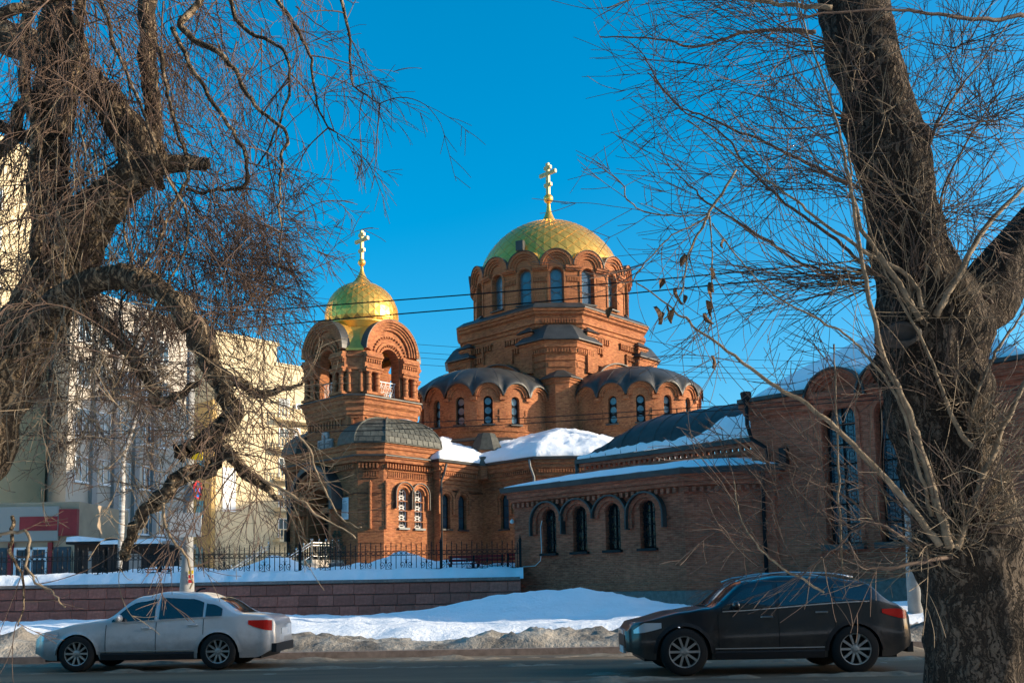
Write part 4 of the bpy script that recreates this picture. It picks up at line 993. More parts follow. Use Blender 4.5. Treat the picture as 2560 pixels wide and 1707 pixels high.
# pale block with windows behind the tree
a0 = at(165, 1200, 70); a1 = at(478, 1200, 82)
PB = [(a0.x, 70), (a1.x, 82), (a1.x-8, 92), (a0.x-8, 82)]; L_ = math.dist(PB[0], PB[1])
B2 = block('office_building', 'pale building with tall window rows behind the big tree', PB, 1.8, 24.2, M_WHT, [(0, [1.3, 3.4, 5.5, 7.6, 9.4], [6.4, 10.0, 13.6, 17.2, 20.6])], wm=WM2)
for u in (2.35, 4.45, 6.55, 8.5): MB().fbox(flat(PB[0], PB[1]), u-.25, u+.25, 1.8, 23.8, -.1, .35).build('pilaster', M_GRP, B2)
MB().fbox(flat(PB[0], PB[1]), -.2, L_+.2, 5.4, 5.8, -.1, .5).build('string_course', M_GRP, B2)
b0 = at(-260, 1200, 66); b1 = at(112, 1200, 77)
B3 = block('tower_block', 'tall cream tower block at the left edge behind the branches', [(b0.x, 66), (b1.x, 77), (b1.x-9, 88), (b0.x-9, 78)], 1.8, 37, M_YEL, [(0, [1.5, 4.0, 6.5], [10+3.1*k for k in range(8)])])
# shop at the foot
s0 = at(-30, 1400, 62); s1 = at(195, 1400, 62); SPp = [(s0.x, 62), (s1.x, 62), (s1.x, 70), (s0.x, 70)]
SH_ = thing('shop_front', 'small shop with a red and white sign band and white framed door', 'shop', (0, 0, 0))
fs = flat(SPp[0], SPp[1]); LS = s1.x-s0.x
MB().prof(SPp, [(0, 1.9), (0, 7.6)], False, True).build('wall', M_TAN, SH_)
MB().fbox(fs, .2, LS-1.2, 5.1, 7.3, .0, .3).build('sign_board', mat('sign_cream', (.34, .31, .27), .6), SH_)
MB().fbox(fs, 2.1, LS-1.25, 5.75, 6.65, .3, .34).build('sign_band', M_REDS, SH_)
MB().fbox(fs, LS-1.15, LS+.0, 5.4, 7.1, .0, .35).build('sign_board', M_REDS, SH_)
dd = MB(); 
for a in ((1.7, 1.85, 1.95, 4.7), (2.75, 2.9, 1.95, 4.7), (3.7, 3.85, 1.95, 4.7), (1.85, 3.7, 4.55, 4.7), (1.85, 3.7, 3.9, 4.02), (2.15, 2.28, 1.95, 3.9)): dd.fbox(fs, a[0], a[1], a[2], a[3], .0, .14)
do = dd.build('door', M_PVC, SH_); MB().fbox(fs, 1.85, 3.7, 1.95, 4.55, .0, .05).build('glass', M_GLASS, do)
MB().fbox(fs, .3, 1.3, 2.4, 4.7, .0, .08).build('window', M_GLASS, SH_); MB().fbox(fs, 4.2, 5.3, 2.2, 4.7, .0, .08).build('window', M_GLASS, SH_)
MB().fbox(fs, 1.35, 1.65, 1.9, 5.0, .0, .2).build('red_trim', M_REDS, SH_); MB().fbox(fs, 3.88, 4.15, 1.9, 5.0, .0, .2).build('red_trim', M_REDS, SH_)
# dark kiosks with snowy canopies
def kiosk(label, pa, pb, Y, z1, w=3.0):
    a, b = at(pa, 1400, Y).x, at(pb, 1400, Y).x; t = thing('kiosk', label, 'kiosk', (0, 0, 0), group='dark kiosks under snow'); f_ = flat((a, Y), (b, Y)); l = b-a
    MB().box(a, b, Y, Y+w, 1.9, z1).build('wall', mat('dark_brown_panel', (.035, .027, .024), .7, 0, 1, .3), t)
    MB().fbox(f_, -.2, l+.2, z1, z1+.15, -w, .7).build('canopy', M_IRON, t)
    n = 24; rr = []
    for i in range(n+1):
        u = -.2+(l+.4)*i/n; q = .22+.18*fbm(u+a, Y, .7); rr.append([f_(u, z1+.15, .7), f_(u, z1+.18+q*.7, .6), f_(u, z1+.22+q, -.8), f_(u, z1+.25+q, -w)])
    MB().loft(rr, closed=False).build('roof_snow', M_SNOW, t, smooth=True)
    for k in range(3): MB().fbox(f_, .2+k*l/3, l/3*(k+1)-.15, 2.5, z1-.4, .0, .06).build('panel', M_GRP if k == 1 else M_IRON, t)
kiosk('dark kiosk under a snowy canopy right of the shop door', 185, 262, 58, 4.6); kiosk('wider dark kiosk under a long snowy canopy, nearer the pole', 270, 405, 57, 4.35)
# blocks out of view, added to cast shade and cut sky light
def far_block(name, label, x0, x1, y0, y1, h):
    n = int((x1-x0)/3.5); m = int((y1-y0)/3.5)
    rows_ = [(2, [2+3.4*k for k in range(n)], [2+3.2*k for k in range(int(h/3.2)-1)])] if y1 < 0 else None
    if rows_: return block(name, label, [(x0, y0), (x1, y0), (x1, y1), (x0, y1)], 0, h, M_TAN, rows_)
    return block(name, label, [(x0, y0), (x1, y0), (x1, y1), (x0, y1)], 0, h, M_YEL, [(0, [2+3.4*k for k in range(n)], [2+3.2*k for k in range(int(h/3.2)-1)]), (3, [2+3.4*k for k in range(m)], [2+3.2*k for k in range(int(h/3.2)-1)])])
# ================================================================ STREET THINGS
def pole(name, label, px, Y, r0, r1, h, extra):
    p = at(px, 1500, Y); t = thing(name, label, 'pole', (p.x, Y, .1))
    MB().lathe([(r0*1.35, 0), (r0*1.3, 1.55), (r0, 2.3), (r0*.98, 2.9), (r1*1.25, h*.45), (r1, h)], 14).build('shaft', M_CONC, t, smooth=True); extra(t, r0); return t
def ex1(t, r):
    MB().box(-.42, .42, -r-.08, -r-.05, 2.85, 3.5).build('white_sign', mat('sign_white', (.48, .48, .48), .5), t)
    d = MB(); d.lathe([(.25, -.015), (.25, .015)], 24); o = d.build('round_sign', mat('sign_blue', (.02, .12, .42), .45), t, loc=(.30, -.25, 4.1)); o.rotation_euler = (pi/2, 0, rad(84))
    d = MB(); d.ring(lambda u, z, q: (u, z, q), 0, 0, .225, .02, .03, 24, 5); d.tube([(-.2, -.2, .02), (.2, .2, .02)], .03, 4); d.tube([(.2, -.2, .02), (-.2, .2, .02)], .03, 4); d.build('sign_ring', mat('sign_red', (.5, .03, .03), .45), o)
    MB().hexa([(.1, -.2, 4.95), (.42, -.2, 4.9), (.42, -.17, 4.9), (.1, -.17, 4.95), (.08, -.2, 5.3), (.42, -.2, 5.35), (.42, -.17, 5.35), (.08, -.17, 5.3)]).build('yellow_sign', mat('sign_yellow', (.75, .50, .01), .5), t)
    MB().tube([(-.02, -r*.9, 4.55), (.18, -.3, 4.6), (.28, -.3, 4.3)], .03, 6).build('bracket', M_IRON, t)
    MB().lathe([(r*1.02, 2.45), (r*1.02, 2.6)], 14).build('band', M_LEAD, t)
    for k, (z, m) in enumerate(((1.75, 'sign_red'), (1.87, 'sign_yellow'), (1.63, 'sign_red'))): MB().hexa([(.1, -r*1.42, z), (.22, -r*1.34, z), (.22, -r*1.2, z), (.1, -r*1.2, z), (.1, -r*1.38, z+.09), (.22, -r*1.3, z+.09), (.22, -r*1.2, z+.09), (.1, -r*1.2, z+.09)]).build('sticker', MATS[m], t)
pole('street_pole', 'thick pale pole with road signs standing before the left wall', 467, 26, .145, .095, 9.5, ex1)
def ex2(t, r):
    for k, (z, m) in enumerate(((1.75, 'sign_red'), (1.9, 'sign_yellow'), (2.0, 'sign_red'))): MB().box(-.14, .06, -r*1.6, -r*1.3, z, z+.09).build('sticker', MATS[m], t)
pole('street_pole', 'pale pole half hidden behind the right tree trunk', 2287, 25, .135, .10, 9.5, ex2)
def wire(label, pts, r=.012, g='overhead wires'):
    P = catmull([at(*p) for p in pts], 8); MB().tube(P, r, 5).build('overhead_wire', M_IRON, label=label, cat='wire', group=g)
wire('uppermost black overhead wire crossing both domes', [(-300, 850, 18.6), (816, 764, 17.6), (1280, 728, 17), (1785, 686, 16.4), (2900, 580, 15.2)])
wire('second black overhead wire, just below the uppermost one', [(-300, 900, 18.6), (827, 800, 17.6), (1280, 761, 17), (1785, 713, 16.4), (2900, 600, 15.2)])
wire('upper of the two low wires crossing the apse windows', [(-300, 1092, 28.5), (1045, 1056, 27), (1840, 1012, 25.8), (2900, 940, 24)])
wire('lower of the two low wires crossing the apse windows', [(-300, 1110, 28.5), (1045, 1071, 27), (1840, 1023, 25.8), (2900, 950, 24)])
for k, (ya, yb) in enumerate(((862, 880), (882, 900), (895, 915), (912, 928))):
    wire(['topmost', 'second', 'third', 'lowest'][k]+' thin distant wire right of the bell tower', [(700, ya-40, 100), (1060, ya, 100), (1650, yb+12, 100), (2300, yb+30, 100)], .022, 'distant wires')
# red benches and pots behind the fence
M_RED = mat('red_bench_paint', (.28, .015, .015), .5)
def bench(label, px, Y, w=1.7):
    p = at(px, 1400, Y); t = thing('bench', label, 'bench', (p.x, Y, 2.35), rad(-5), group='red benches behind the fence')
    for k in range(3): MB().box(-w/2, w/2, -.05+k*.14, .06+k*.14, .42, .46).build('seat_slat', M_RED, t)
    for k in range(2): MB().box(-w/2, w/2, .40, .44, .55+k*.17, .68+k*.17).build('back_slat', M_RED, t)
    for s in (-1, 1):
        MB().box(s*w*.42-.04, s*w*.42+.04, -.05, .02, -.4, .42).build('leg', M_IRON, t); MB().box(s*w*.42-.04, s*w*.42+.04, .33, .395, -.4, .85).build('leg', M_IRON, t)
bench('red bench in the snow just right of the fence post', 1160, 48.6); bench('red bench beside the dark fence nearest the brick wing', 1218, 48); bench('small red bench at the end of the fence by the wing corner', 1290, 47.0, 1.0)
def pot(label, px, Y, s):
    p = at(px, 1400, Y); t = thing('potted_evergreen', label, 'shrub', (p.x, Y, 2.3), group='evergreens by the porch')
    MB().lathe([(.3*s, 0), (.42*s, .6*s), (.46*s, .6*s), (.46*s, .68*s), (.36*s, .66*s)], 16).build('pot', M_GREY, t, smooth=True)
    r = random.Random(int(px)); b = MB()
    for k in range(700):
        h = r.random()**.8; a = r.uniform(0, 2*pi); q = (.55*(1-h)+.08)*s*math.sqrt(r.random()); c = Vector((q*cos(a), q*sin(a), .65*s+h*1.7*s)); d = Vector((cos(a), sin(a), r.uniform(-.3, .7))).normalized()*.16*s; e = d.orthogonal().normalized()*.02*s
        b.add([c, c+d*.5+e, c+d, c+d*.5-e], [(0, 1, 2, 3)])
    b.build('foliage', mat('dark_needles', (.025, .045, .028), .8), t); MB().tube([(0, 0, .5*s), (0, 0, 2.2*s)], .03, 5).build('stem', M_TWIG, t)
pot('dark potted evergreen right of the porch steps', 842, 50.5, 1.0); pot('smaller dark potted evergreen left of the notice board', 812, 52, .8)
sp_ = at(395, 1425, 46.2); sl_ = thing('snow_sledge', 'small red sledge lying on the snow behind the fence near the pole', 'sledge', (sp_.x, 46.2, 2.55), rad(10))
MB().box(-.55, .55, -.2, .2, .12, .17).build('deck', M_RED, sl_)
for s in (-1, 1): MB().tube([(-.6, s*.17, 0), (.45, s*.17, 0), (.62, s*.17, .12), (.6, s*.17, .22)], .025, 5).build('runner', M_IRON, sl_)
MB().tube([(.1, -.1, .17), (.05, -.05, .45), (-.1, .05, .42)], .12, 7).build('bundle', M_IRON, sl_, smooth=True)
# ================================================================ CARS
def car(label, loc, L, Wd, H, paint, belt, hood, deck, xs, suv=False, name='parked_car'):
    """length along +x with the nose at x=0 (pointing to -x in the world); z up from the tyre contact"""
    t = thing(name, label, 'car', loc, 0.)
    wh = .335 if not suv else .37; ax1, ax2 = xs['ax']; WA = wh+.06; hw = Wd/2; zs0 = .21 if not suv else .25
    def interp(tab, x):
        for (xa, ya), (xb, yb) in zip(tab[:-1], tab[1:]):
            if x <= xb: k = (x-xa)/(xb-xa); k = k*k*(3-2*k); return ya+(yb-ya)*k
        return tab[-1][1]
    top = xs['top']; bl = xs['belt']; pl = xs['plan']
    ztop = lambda x: interp(top, x); zbelt = lambda x: min(interp(bl, x), ztop(x)-.005); plan = lambda x: interp(pl, x)*hw
    Hm = H
    def zbot(x):
        z = zs0+.12*sst(.35, 0, x)+.14*sst(L-.35, L, x)
        for a in (ax1, ax2):
            if abs(x-a) < WA: z = max(z, wh+math.sqrt(WA*WA-(x-a)**2)-.02)
        return z
    def side(x, z):
        w = plan(x); zb_, zt_ = zbelt(x), ztop(x)
        if z <= zb_:
            k = (z-zs0)/(zb_-zs0); return w*(1-.055*max(0, .35-k)/.35-.045*max(0, k-.62)/.38)
        k = (z-zb_)/max(.05, Hm-zb_); return w*(.955-.235*k**1.1)
    n_s, n_c, n_r = 10, 7, 7
    def section(x, off=0.):
        zb0, zb_, zt_ = zbot(x), zbelt(x), ztop(x); P = []
        for k in range(n_s): z = zb0+(zb_-zb0)*k/(n_s-1); P.append((x, side(x, z)+off, z))
        edge = zt_-min(.09, (zt_-zb_)*.5)
        for k in range(1, n_c): z = zb_+(edge-zb_)*k/(n_c-1); P.append((x, side(x, z)+off, z))
        ye = P[-1][1]
        for k in range(1, n_r): a = k/(n_r-1)*pi/2; P.append((x, ye*cos(a)**.55 if k < n_r-1 else 0, edge+(zt_-edge)*sin(a)**.8))
        return P
    xsamp = sorted(set([L*i/90 for i in range(91)]+[a+s*WA*cos(pi*k/12) for a in (ax1, ax2) for s in (1,) for k in range(13)])); xsamp = [x for i, x in enumerate(xsamp) if i == 0 or x-xsamp[i-1] > .004]
    rings = []
    for x in xsamp:
        S = section(x); rings.append([(x, -y, z) for _, y, z in S]+[(x, y, z) for _, y, z in reversed(S[:-1])])
    MB().loft(rings, True, True, closed=False).build('body', paint, t, smooth=True)
    MB().box(.25, L-.25, -hw*.84, hw*.84, zs0-.02, .52).build('underbody', M_IRON, t)
    # wheels
    for a in (ax1, ax2):
        for s in (-1, 1):
            w = ob('wheel', None, t, (a, s*(hw-.115), wh))
            ty = MB(); pr = [(wh*.66, -.10), (wh*.93, -.105), (wh, -.075), (wh, .075), (wh*.93, .105), (wh*.66, .10)]
            ty.loft([[(r_*cos(2*pi*j/28), y, r_*sin(2*pi*j/28)) for j in range(28)] for r_, y in pr]+[[(wh*.66*cos(2*pi*j/28), -.10, wh*.66*sin(2*pi*j/28)) for j in range(28)]])
            ty.build('tyre', M_TYRE, w, smooth=True)
            rm = MB(); 
            rm.loft([[(r_*cos(2*pi*j/24), s*y, r_*sin(2*pi*j/24)) for j in range(24)] for r_, y in ((wh*.67, .095), (wh*.62, .09), (wh*.6, .02))])
            for k in range(10):
                th = 2*pi*k/10; e = Vector((cos(th), 0, sin(th))); q = Vector((-sin(th), 0, cos(th)))*.018
                c0, c1 = e*.05, e*wh*.63; y0, y1 = Vector((0, s*.075, 0)), Vector((0, s*.088, 0)); dy = Vector((0, -s*.03, 0))
                rm.hexa([c0-q+y0, c0+q+y0, c1+q+y1, c1-q+y1, c0-q+y0+dy, c0+q+y0+dy, c1+q+y1+dy, c1-q+y1+dy])
            rm.loft([[(r_*cos(2*pi*j/14), s*y, r_*sin(2*pi*j/14)) for j in range(14)] for r_, y in ((.06, .06), (.06, .085), (.03, .092))], False, True)
            rm.build('rim', M_RIM, w)
            MB().loft([[(wh*.61*cos(2*pi*j/20), s*.0, wh*.61*sin(2*pi*j/20)) for j in range(20)]]*2, False, True).build('brake_disc', M_IRON, w)
            ar = MB(); ar.loft([[(a+(WA+o_)*cos(pi*j/16-.0), s*side(a+(WA+o_)*cos(pi*j/16), wh+(WA+o_)*sin(pi*j/16)*.95)+s*(.012 if o_ < .03 else .004), wh-.02+(WA+o_)*sin(pi*j/16)) for j in range(17)] for o_ in (-.015, .045)], closed=False)
            ar.build('wheel_arch', M_TRIM if suv else paint, t)
            MB().loft([[(a+WA*cos(pi*j/14), y, wh-.02+WA*sin(pi*j/14)) for j in range(15)] for y in (s*(hw-.03), s*(hw-.34))], closed=False).build('arch_liner', M_IRON, t)
    # glazing: patches on the cabin side
    def patch(nm, poly, m, s, off=.010, par=None, n=8):
        (xa, xb), zf0, zf1 = poly[0], poly[1], poly[2]; R_ = []
        for i in range(n+1):
            x = xa+(xb-xa)*i/n; z0, z1 = zf0(x), zf1(x); R_.append([(x, s*(side(x, z0+(z1-z0)*j/5)+off), z0+(z1-z0)*j/5) for j in range(6)])
        return MB().loft(R_, closed=False).build(nm, m, par or t, smooth=True)
    for s in (-1, 1):
        for (xa, xb) in xs['wins']:
            f1 = lambda x: max(zbelt(x)+.03, ztop(x)-.125-.0*x)
            patch('side_window', ((xa, xb), lambda x: zbelt(x)+.025, f1), M_CGL, s)
        # door seams, handles, trim
        for x in xs['doors']:
            b = MB(); zz = [zs0+.08+(zbelt(x)-.02-zs0-.08)*k/8 for k in range(9)]; b.tube([(x, s*(side(x, z)+.001), z) for z in zz], .006, 4); b.build('door_seam', M_IRON, t)
        for x in xs['handles']:
            z = zbelt(x)-.12; MB().tube([(x-.09, s*(side(x, z)+.005), z), (x-.07, s*(side(x, z)+.03), z), (x+.07, s*(side(x, z)+.03), z), (x+.09, s*(side(x, z)+.005), z)], .014, 5).build('door_handle', M_RIM if suv else paint, t)
        b = MB(); X_ = [ax1+WA+.05+(ax2-ax1-2*WA-.1)*k/10 for k in range(11)]; z = zs0+.09; b.loft([[(x, s*(side(x, zs0+dz)+o_), zs0+dz) for dz, o_ in ((-.01, .0), (.0, .02), (.10, .02), (.13, .0))] for x in X_], closed=False); b.build('sill_trim', M_TRIM, t)
        b = MB(); b.tube([(x, s*(side(x, zs0+.16)+.012), zs0+.16) for x in X_], .010, 4); b.build('chrome_strip', M_RIM, t)
        b = MB(); xq = [xs['wins'][0][0]+(xs['wins'][-1][1]-xs['wins'][0][0])*k/20 for k in range(21)]; b.tube([(x, s*(side(x, zbelt(x))+.006), zbelt(x)+.004) for x in xq], .010, 4); b.build('belt_strip', M_RIM, t)
        # mirror
        x = xs['wins'][0][0]+.18; z = zbelt(x)+.09; y = side(x, z); m_ = MB(); m_.tube([(x, s*y, z-.05), (x, s*(y+.08), z-.02)], .02, 5)
        m_.loft([[(x+dx, s*(y+.06+.20*k), z+.075*cos(q)*w_) for dx, q, in ((.06*sin(q)*w_, q) for q in [2*pi*j/10 for j in range(10)])] for k, w_ in ((0, .7), (.3, 1), (.8, .95), (1, .5))], True, True); m_.build('mirror', paint, t, smooth=True)
        # lamps wrap round the corners
        for nm, xa, xb, z0, z1, mm in (('headlight', .10, .52, xs['hl'][0], xs['hl'][1], M_HEAD), ('tail_light', L-.48, L-.06, xs['tl'][0], xs['tl'][1], M_TAIL)):
            tl_ = nm == 'tail_light'; patch(nm, ((xa, xb), (lambda x, z0=z0, z1=z1, a=xa, b=xb, tl_=tl_: z0+(z1-z0)*(.62*(1-(x-a)/(b-a))**1.5 if tl_ else .5*((x-a)/(b-a))**1.6)), lambda x, z1=z1: min(z1, zbelt(x)-.01)), mm, s, .012)
    def cross_patch(nm, xa, xb, zoff, frac, m, n=8, mm=10):
        R_ = []
        for i in range(n+1):
            x = xa+(xb-xa)*i/n; S = section(x); zt_ = ztop(x); ye = S[n_s+n_c-2][1]*frac; R_.append([(x, -ye+2*ye*j/mm, zt_-(abs(-1+2*j/mm)**3)*.05+zoff) for j in range(mm+1)])
        return MB().loft(R_, closed=False).build(nm, m, t, smooth=True)
    cross_patch('windscreen', xs['ws'][0], xs['ws'][1], .012, .93, M_CGL); cross_patch('rear_window', xs['rw'][0], xs['rw'][1], .012, .90, M_CGL)
    for (nm, x, xx, z0, z1, f_, m) in (('grille', -.012, .05, .42, .62, .45, M_IRON), ('number_plate', -.02, .03, .33, .44, .28, M_PVC), ('number_plate', L-.03, L+.02, .62 if not suv else .7, .73 if not suv else .81, .28, M_PVC), ('rear_bumper', L-.06, L+.03, .30, .46, .8, M_TRIM)):
        MB().box(x, xx, -hw*f_, hw*f_, z0, z1).build(nm, m, t)
    MB().tube([(L*.62, 0, ztop(L*.62)), (L*.64, 0, ztop(L*.62)+.06), (L*.66, 0, ztop(L*.64)+.07)], .02, 5).build('antenna', M_IRON, t)
    if suv:
        for s in (-1, 1):
            MB().tube([(x, s*(hw*.60), ztop(x)+.035-.0) for x in [L*.40+(L*.42)*k/10 for k in range(11)]], .018, 6).build('roof_rail', M_RIM, t, smooth=True)
    return t
def carpaint(nm, c, metal):
    m = mat(nm, c, .32, metal, 1.5, .12, spec=.5); b = m.node_tree.nodes['Principled BSDF']; b.inputs['Coat Weight'].default_value = .7; b.inputs['Coat Roughness'].default_value = .08
    t = m.node_tree; L = t.links.new; src = b.inputs['Base Color'].links[0].from_socket      # salt and road grime thrown up on the panels
    tc = t.nodes.new('ShaderNodeTexCoord'); sx_ = t.nodes.new('ShaderNodeSeparateXYZ'); L(tc.outputs['Object'], sx_.inputs[0]); nz = N(t, 'ShaderNodeTexNoise', Scale=3.5, Detail=8, Roughness=.7); L(tc.outputs['Object'], nz.inputs['Vector'])
    ad = N(t, 'ShaderNodeMath', operation='MULTIPLY_ADD'); ad.inputs[1].default_value = .9; L(nz.outputs['Fac'], ad.inputs[0]); sb = N(t, 'ShaderNodeMath', operation='SUBTRACT'); sb.inputs[0].default_value = .30; L(sx_.outputs['Z'], sb.inputs[1]); L(sb.outputs[0], ad.inputs[2])
    mr = N(t, 'ShaderNodeMapRange'); mr.inputs['From Min'].default_value = .05; mr.inputs['From Max'].default_value = .45; mr.inputs['To Max'].default_value = .45; L(ad.outputs[0], mr.inputs['Value'])
    mx = N(t, 'ShaderNodeMix', data_type='RGBA'); L(mr.outputs[0], mx.inputs[0]); L(src, mx.inputs[6]); mx.inputs[7].default_value = (.12, .10, .08, 1); L(mx.outputs[2], b.inputs['Base Color'])
    rr_ = N(t, 'ShaderNodeMapRange'); rr_.inputs['To Min'].default_value = .7; rr_.inputs['To Max'].default_value = .0; L(mr.outputs[0], rr_.inputs['Value']); L(rr_.outputs[0], b.inputs['Coat Weight']); return m
M_TYRE = mat('tyre_rubber', (.02, .02, .02), .9); M_RIM = mat('alloy', (.55, .56, .58), .3, 1.); M_TRIM = mat('black_trim', (.02, .02, .022), .6)
M_CGL = mat('car_glass', (.012, .022, .028), .06, 0., spec=.9); M_HEAD = mat('lamp_glass', (.6, .62, .65), .1, .3); M_TAIL = mat('tail_lamp', (.45, .015, .01), .2)
wx = at(120, 1660, 19.0).x
car('silver white saloon car driving left past the stone wall', (wx, 19.1, .004), 4.55, 1.76, 1.47, carpaint('silver_paint', (.62, .62, .62), .25), 0, 0, 0, dict(
    ax=(.88, 3.52), top=[(0, .62), (.12, .74), (.9, .90), (1.28, .955), (2.02, 1.40), (2.45, 1.47), (3.0, 1.44), (3.35, 1.34), (3.98, 1.03), (4.35, 1.00), (4.5, .93), (4.55, .80)],
    belt=[(0, .60), (.3, .74), (1.2, .88), (3.9, .97), (4.55, .90)], plan=[(0, .70), (.25, .90), (.8, .985), (2.3, 1.0), (3.8, .98), (4.35, .90), (4.55, .76)],
    wins=[(1.52, 2.32), (2.40, 3.22), (3.27, 3.58)], doors=[1.42, 2.36, 3.24], handles=[2.18, 3.05], hl=(.56, .74), tl=(.70, .90), ws=(1.33, 1.98), rw=(3.42, 3.92)))
sx = at(1560, 1676, 16).x
car('black crossover car driving left beside the right tree', (sx, 16.1, .004), 4.45, 1.84, 1.54, carpaint('black_paint', (.004, .005, .009), .0), 0, 0, 0, dict(
    ax=(.86, 3.52), top=[(0, .70), (.12, .84), (.9, 1.0), (1.25, 1.05), (1.95, 1.47), (2.5, 1.54), (3.2, 1.52), (3.75, 1.44), (4.2, 1.10), (4.38, .98), (4.45, .85)],
    belt=[(0, .68), (.3, .84), (1.2, .97), (3.9, 1.10), (4.45, .95)], plan=[(0, .72), (.25, .92), (.8, .99), (2.3, 1.0), (3.8, .98), (4.3, .90), (4.45, .80)],
    wins=[(1.48, 2.30), (2.38, 3.18), (3.25, 3.78)], doors=[1.40, 2.34, 3.22], handles=[2.16, 3.02], hl=(.66, .82), tl=(.82, .98), ws=(1.30, 1.92), rw=(3.80, 4.18)), suv=True)
far_block('corner_shade_block', 'long cream block added for shade right of the hall, beyond the picture edge', 38, 62, 22.5, 46, 20)  # added out of view to throw shade over the terrace and snow field
far_block('far_shade_block', 'tall cream block added for shade far right, beyond the picture edge', 74, 90, 73, 104, 41)  # added unseen, sized so its shadow covers the lower cream block
for k_, (xa, xb, hh) in enumerate(((-95, -52, 23), (-50, -8, 20), (-6, 36, 24), (38, 90, 21))):
    far_block('sky_light_blocker', ['leftmost', 'second', 'third', 'rightmost'][k_]+' unseen block of the row added behind the viewer to cut sky light', xa, xb, -34, -14, hh)  # unseen row, put in to hold back sky light from behind
far_block('road_shade_tower', 'tall narrow unseen block added far to the right to shade the road', 100, 114, -2.5, 4.5, 46)  # invented block, placed so its shadow falls along the near lanes
# ================================================================ TREES
def limb_mesh(tr, sub, n, bark=.05, seed=0., jag=0., lump=.16):
    P = catmull([Vector((*at(x, y, Y), w*Y/FPX/2)) for x, y, Y, w in tr], sub)
    if jag:
        for i, p in enumerate(P):
            o = Vector((noise.noise(Vector((i*.37, seed, 1))), noise.noise(Vector((i*.37, seed, 9))), noise.noise(Vector((i*.37, seed, 17)))))*jag+Vector((noise.noise(Vector((i*.9, seed, 3))), noise.noise(Vector((i*.9, seed, 5))), noise.noise(Vector((i*.9, seed, 7)))))*jag*.45
            p[0] += o.x; p[1] += o.y; p[2] += o.z
    pts = [Vector(p[:3]) for p in P]; rs = [max(.006, p[3]) for p in P]; k = len(pts); b = MB(); rings = []
    a = None
    for i in range(k):
        t2 = (pts[min(i+1, k-1)]-pts[max(i-1, 0)]).normalized()
        a = (a-t2*a.dot(t2)).normalized() if a else t2.orthogonal().normalized()
        c = t2.cross(a); ring = []
        for j in range(n):
            th = 2*pi*j/n; d = a*cos(th)+c*sin(th); q = pts[i]+d*rs[i]
            f_ = noise.noise(Vector((th*2.2, i*.25, seed)))*.5+noise.noise(Vector((cos(th)*3.5+seed, sin(th)*3.5, i*.13)))*.8
            fr = abs(noise.noise(Vector((cos(th)*7, sin(th)*7, i*.08+seed))))
            lm_ = noise.noise(Vector((pts[i].x*3.1+d.x*.9, pts[i].y*3.1+d.y*.9, pts[i].z*3.1+d.z*.9)))+.5*noise.noise(Vector((pts[i].x*7+d.x*1.6, pts[i].z*7, d.z*1.6+seed)))
            ring.append(q+d*rs[i]*(bark*(f_*1.4-fr*1.6)+lump*lm_))
        rings.append(ring)
    b.loft(rings, True, True)
    return b, pts, rs
class Twigs:
    def __init__(s, seed): s.r = random.Random(seed); s.L = []
    def grow(s, p, d, length, r0, lev, droop, jit=.28, curl=0., nch=5, ang=(.35, .85), tip=.0026, ratio=(.45, .8)):
        r = s.r; st = max(.05, length/12); n = max(4, int(length/st)); pts = [p.copy()]; d = d.normalized(); bend = Vector((r.gauss(0, 1), r.gauss(0, 1), r.gauss(0, 1)))*curl
        for i in range(n):
            k = i/n; d = (d+Vector((r.gauss(0, jit), r.gauss(0, jit), r.gauss(0, jit)-droop*(.35+k)))*st*3.0+bend*st).normalized(); p = p+d*st; pts.append(p.copy())
        rs = [r0+(tip-r0)*(i/n)**.8 for i in range(n+1)]; s.L.append((pts, rs))
        if lev <= 0: return
        m = max(1, int(nch*(.7+.6*r.random())))
        for c in range(m):
            i = r.randint(max(1, n//6), n-1); t = (pts[i+1]-pts[i]).normalized(); o = t.orthogonal().normalized(); o = Matrix.Rotation(r.uniform(0, 2*pi), 3, t) @ o
            a = r.uniform(*ang); dd = t*cos(a)+o*sin(a)
            s.grow(pts[i], dd, length*r.uniform(*ratio)*(1-.35*i/n), max(rs[i]*.62, tip*1.3), lev-1, droop, jit, curl, nch, ang, tip, ratio)
    def build(s, name, m, parent, n=3, label=None):
        V = []; Fc = []; o = 0
        for pts, rs in s.L:
            k = len(pts); P = np.array([tuple(p) for p in pts]); T = np.gradient(P, axis=0); T /= np.maximum(np.linalg.norm(T, axis=1), 1e-9)[:, None]
            ref = np.array([.31, .72, .62]); A = np.cross(T, ref); l = np.linalg.norm(A, axis=1); A = A/np.maximum(l, 1e-6)[:, None]; B = np.cross(T, A); R_ = np.array(rs)[:, None]
            ring = np.stack([P+R_*(A*cos(2*pi*j/n)+B*sin(2*pi*j/n)) for j in range(n)], 1).reshape(-1, 3); V.append(ring)
            i = np.arange(k-1)[:, None]*n; j = np.arange(n)[None, :]; j2 = (j+1) % n
            Fc.append((np.stack([i+j, i+j2, i+n+j2, i+n+j], -1).reshape(-1, 4)+o)); o += k*n
        V = np.concatenate(V); Fc = np.concatenate(Fc).astype(np.int32); me = bpy.data.meshes.new(name)
        me.vertices.add(len(V)); me.vertices.foreach_set('co', V.astype(np.float32).ravel()); me.loops.add(Fc.size); me.loops.foreach_set('vertex_index', Fc.ravel())
        me.polygons.add(len(Fc)); me.polygons.foreach_set('loop_start', np.arange(len(Fc), dtype=np.int32)*4)
        try: me.polygons.foreach_set('loop_total', np.full(len(Fc), 4, np.int32))
        except Exception: pass
        me.polygons.foreach_set('use_smooth', np.ones(len(Fc), bool)); me.update(); me.validate(); me.materials.append(m)
        return ob(name, me, parent, kind='stuff')
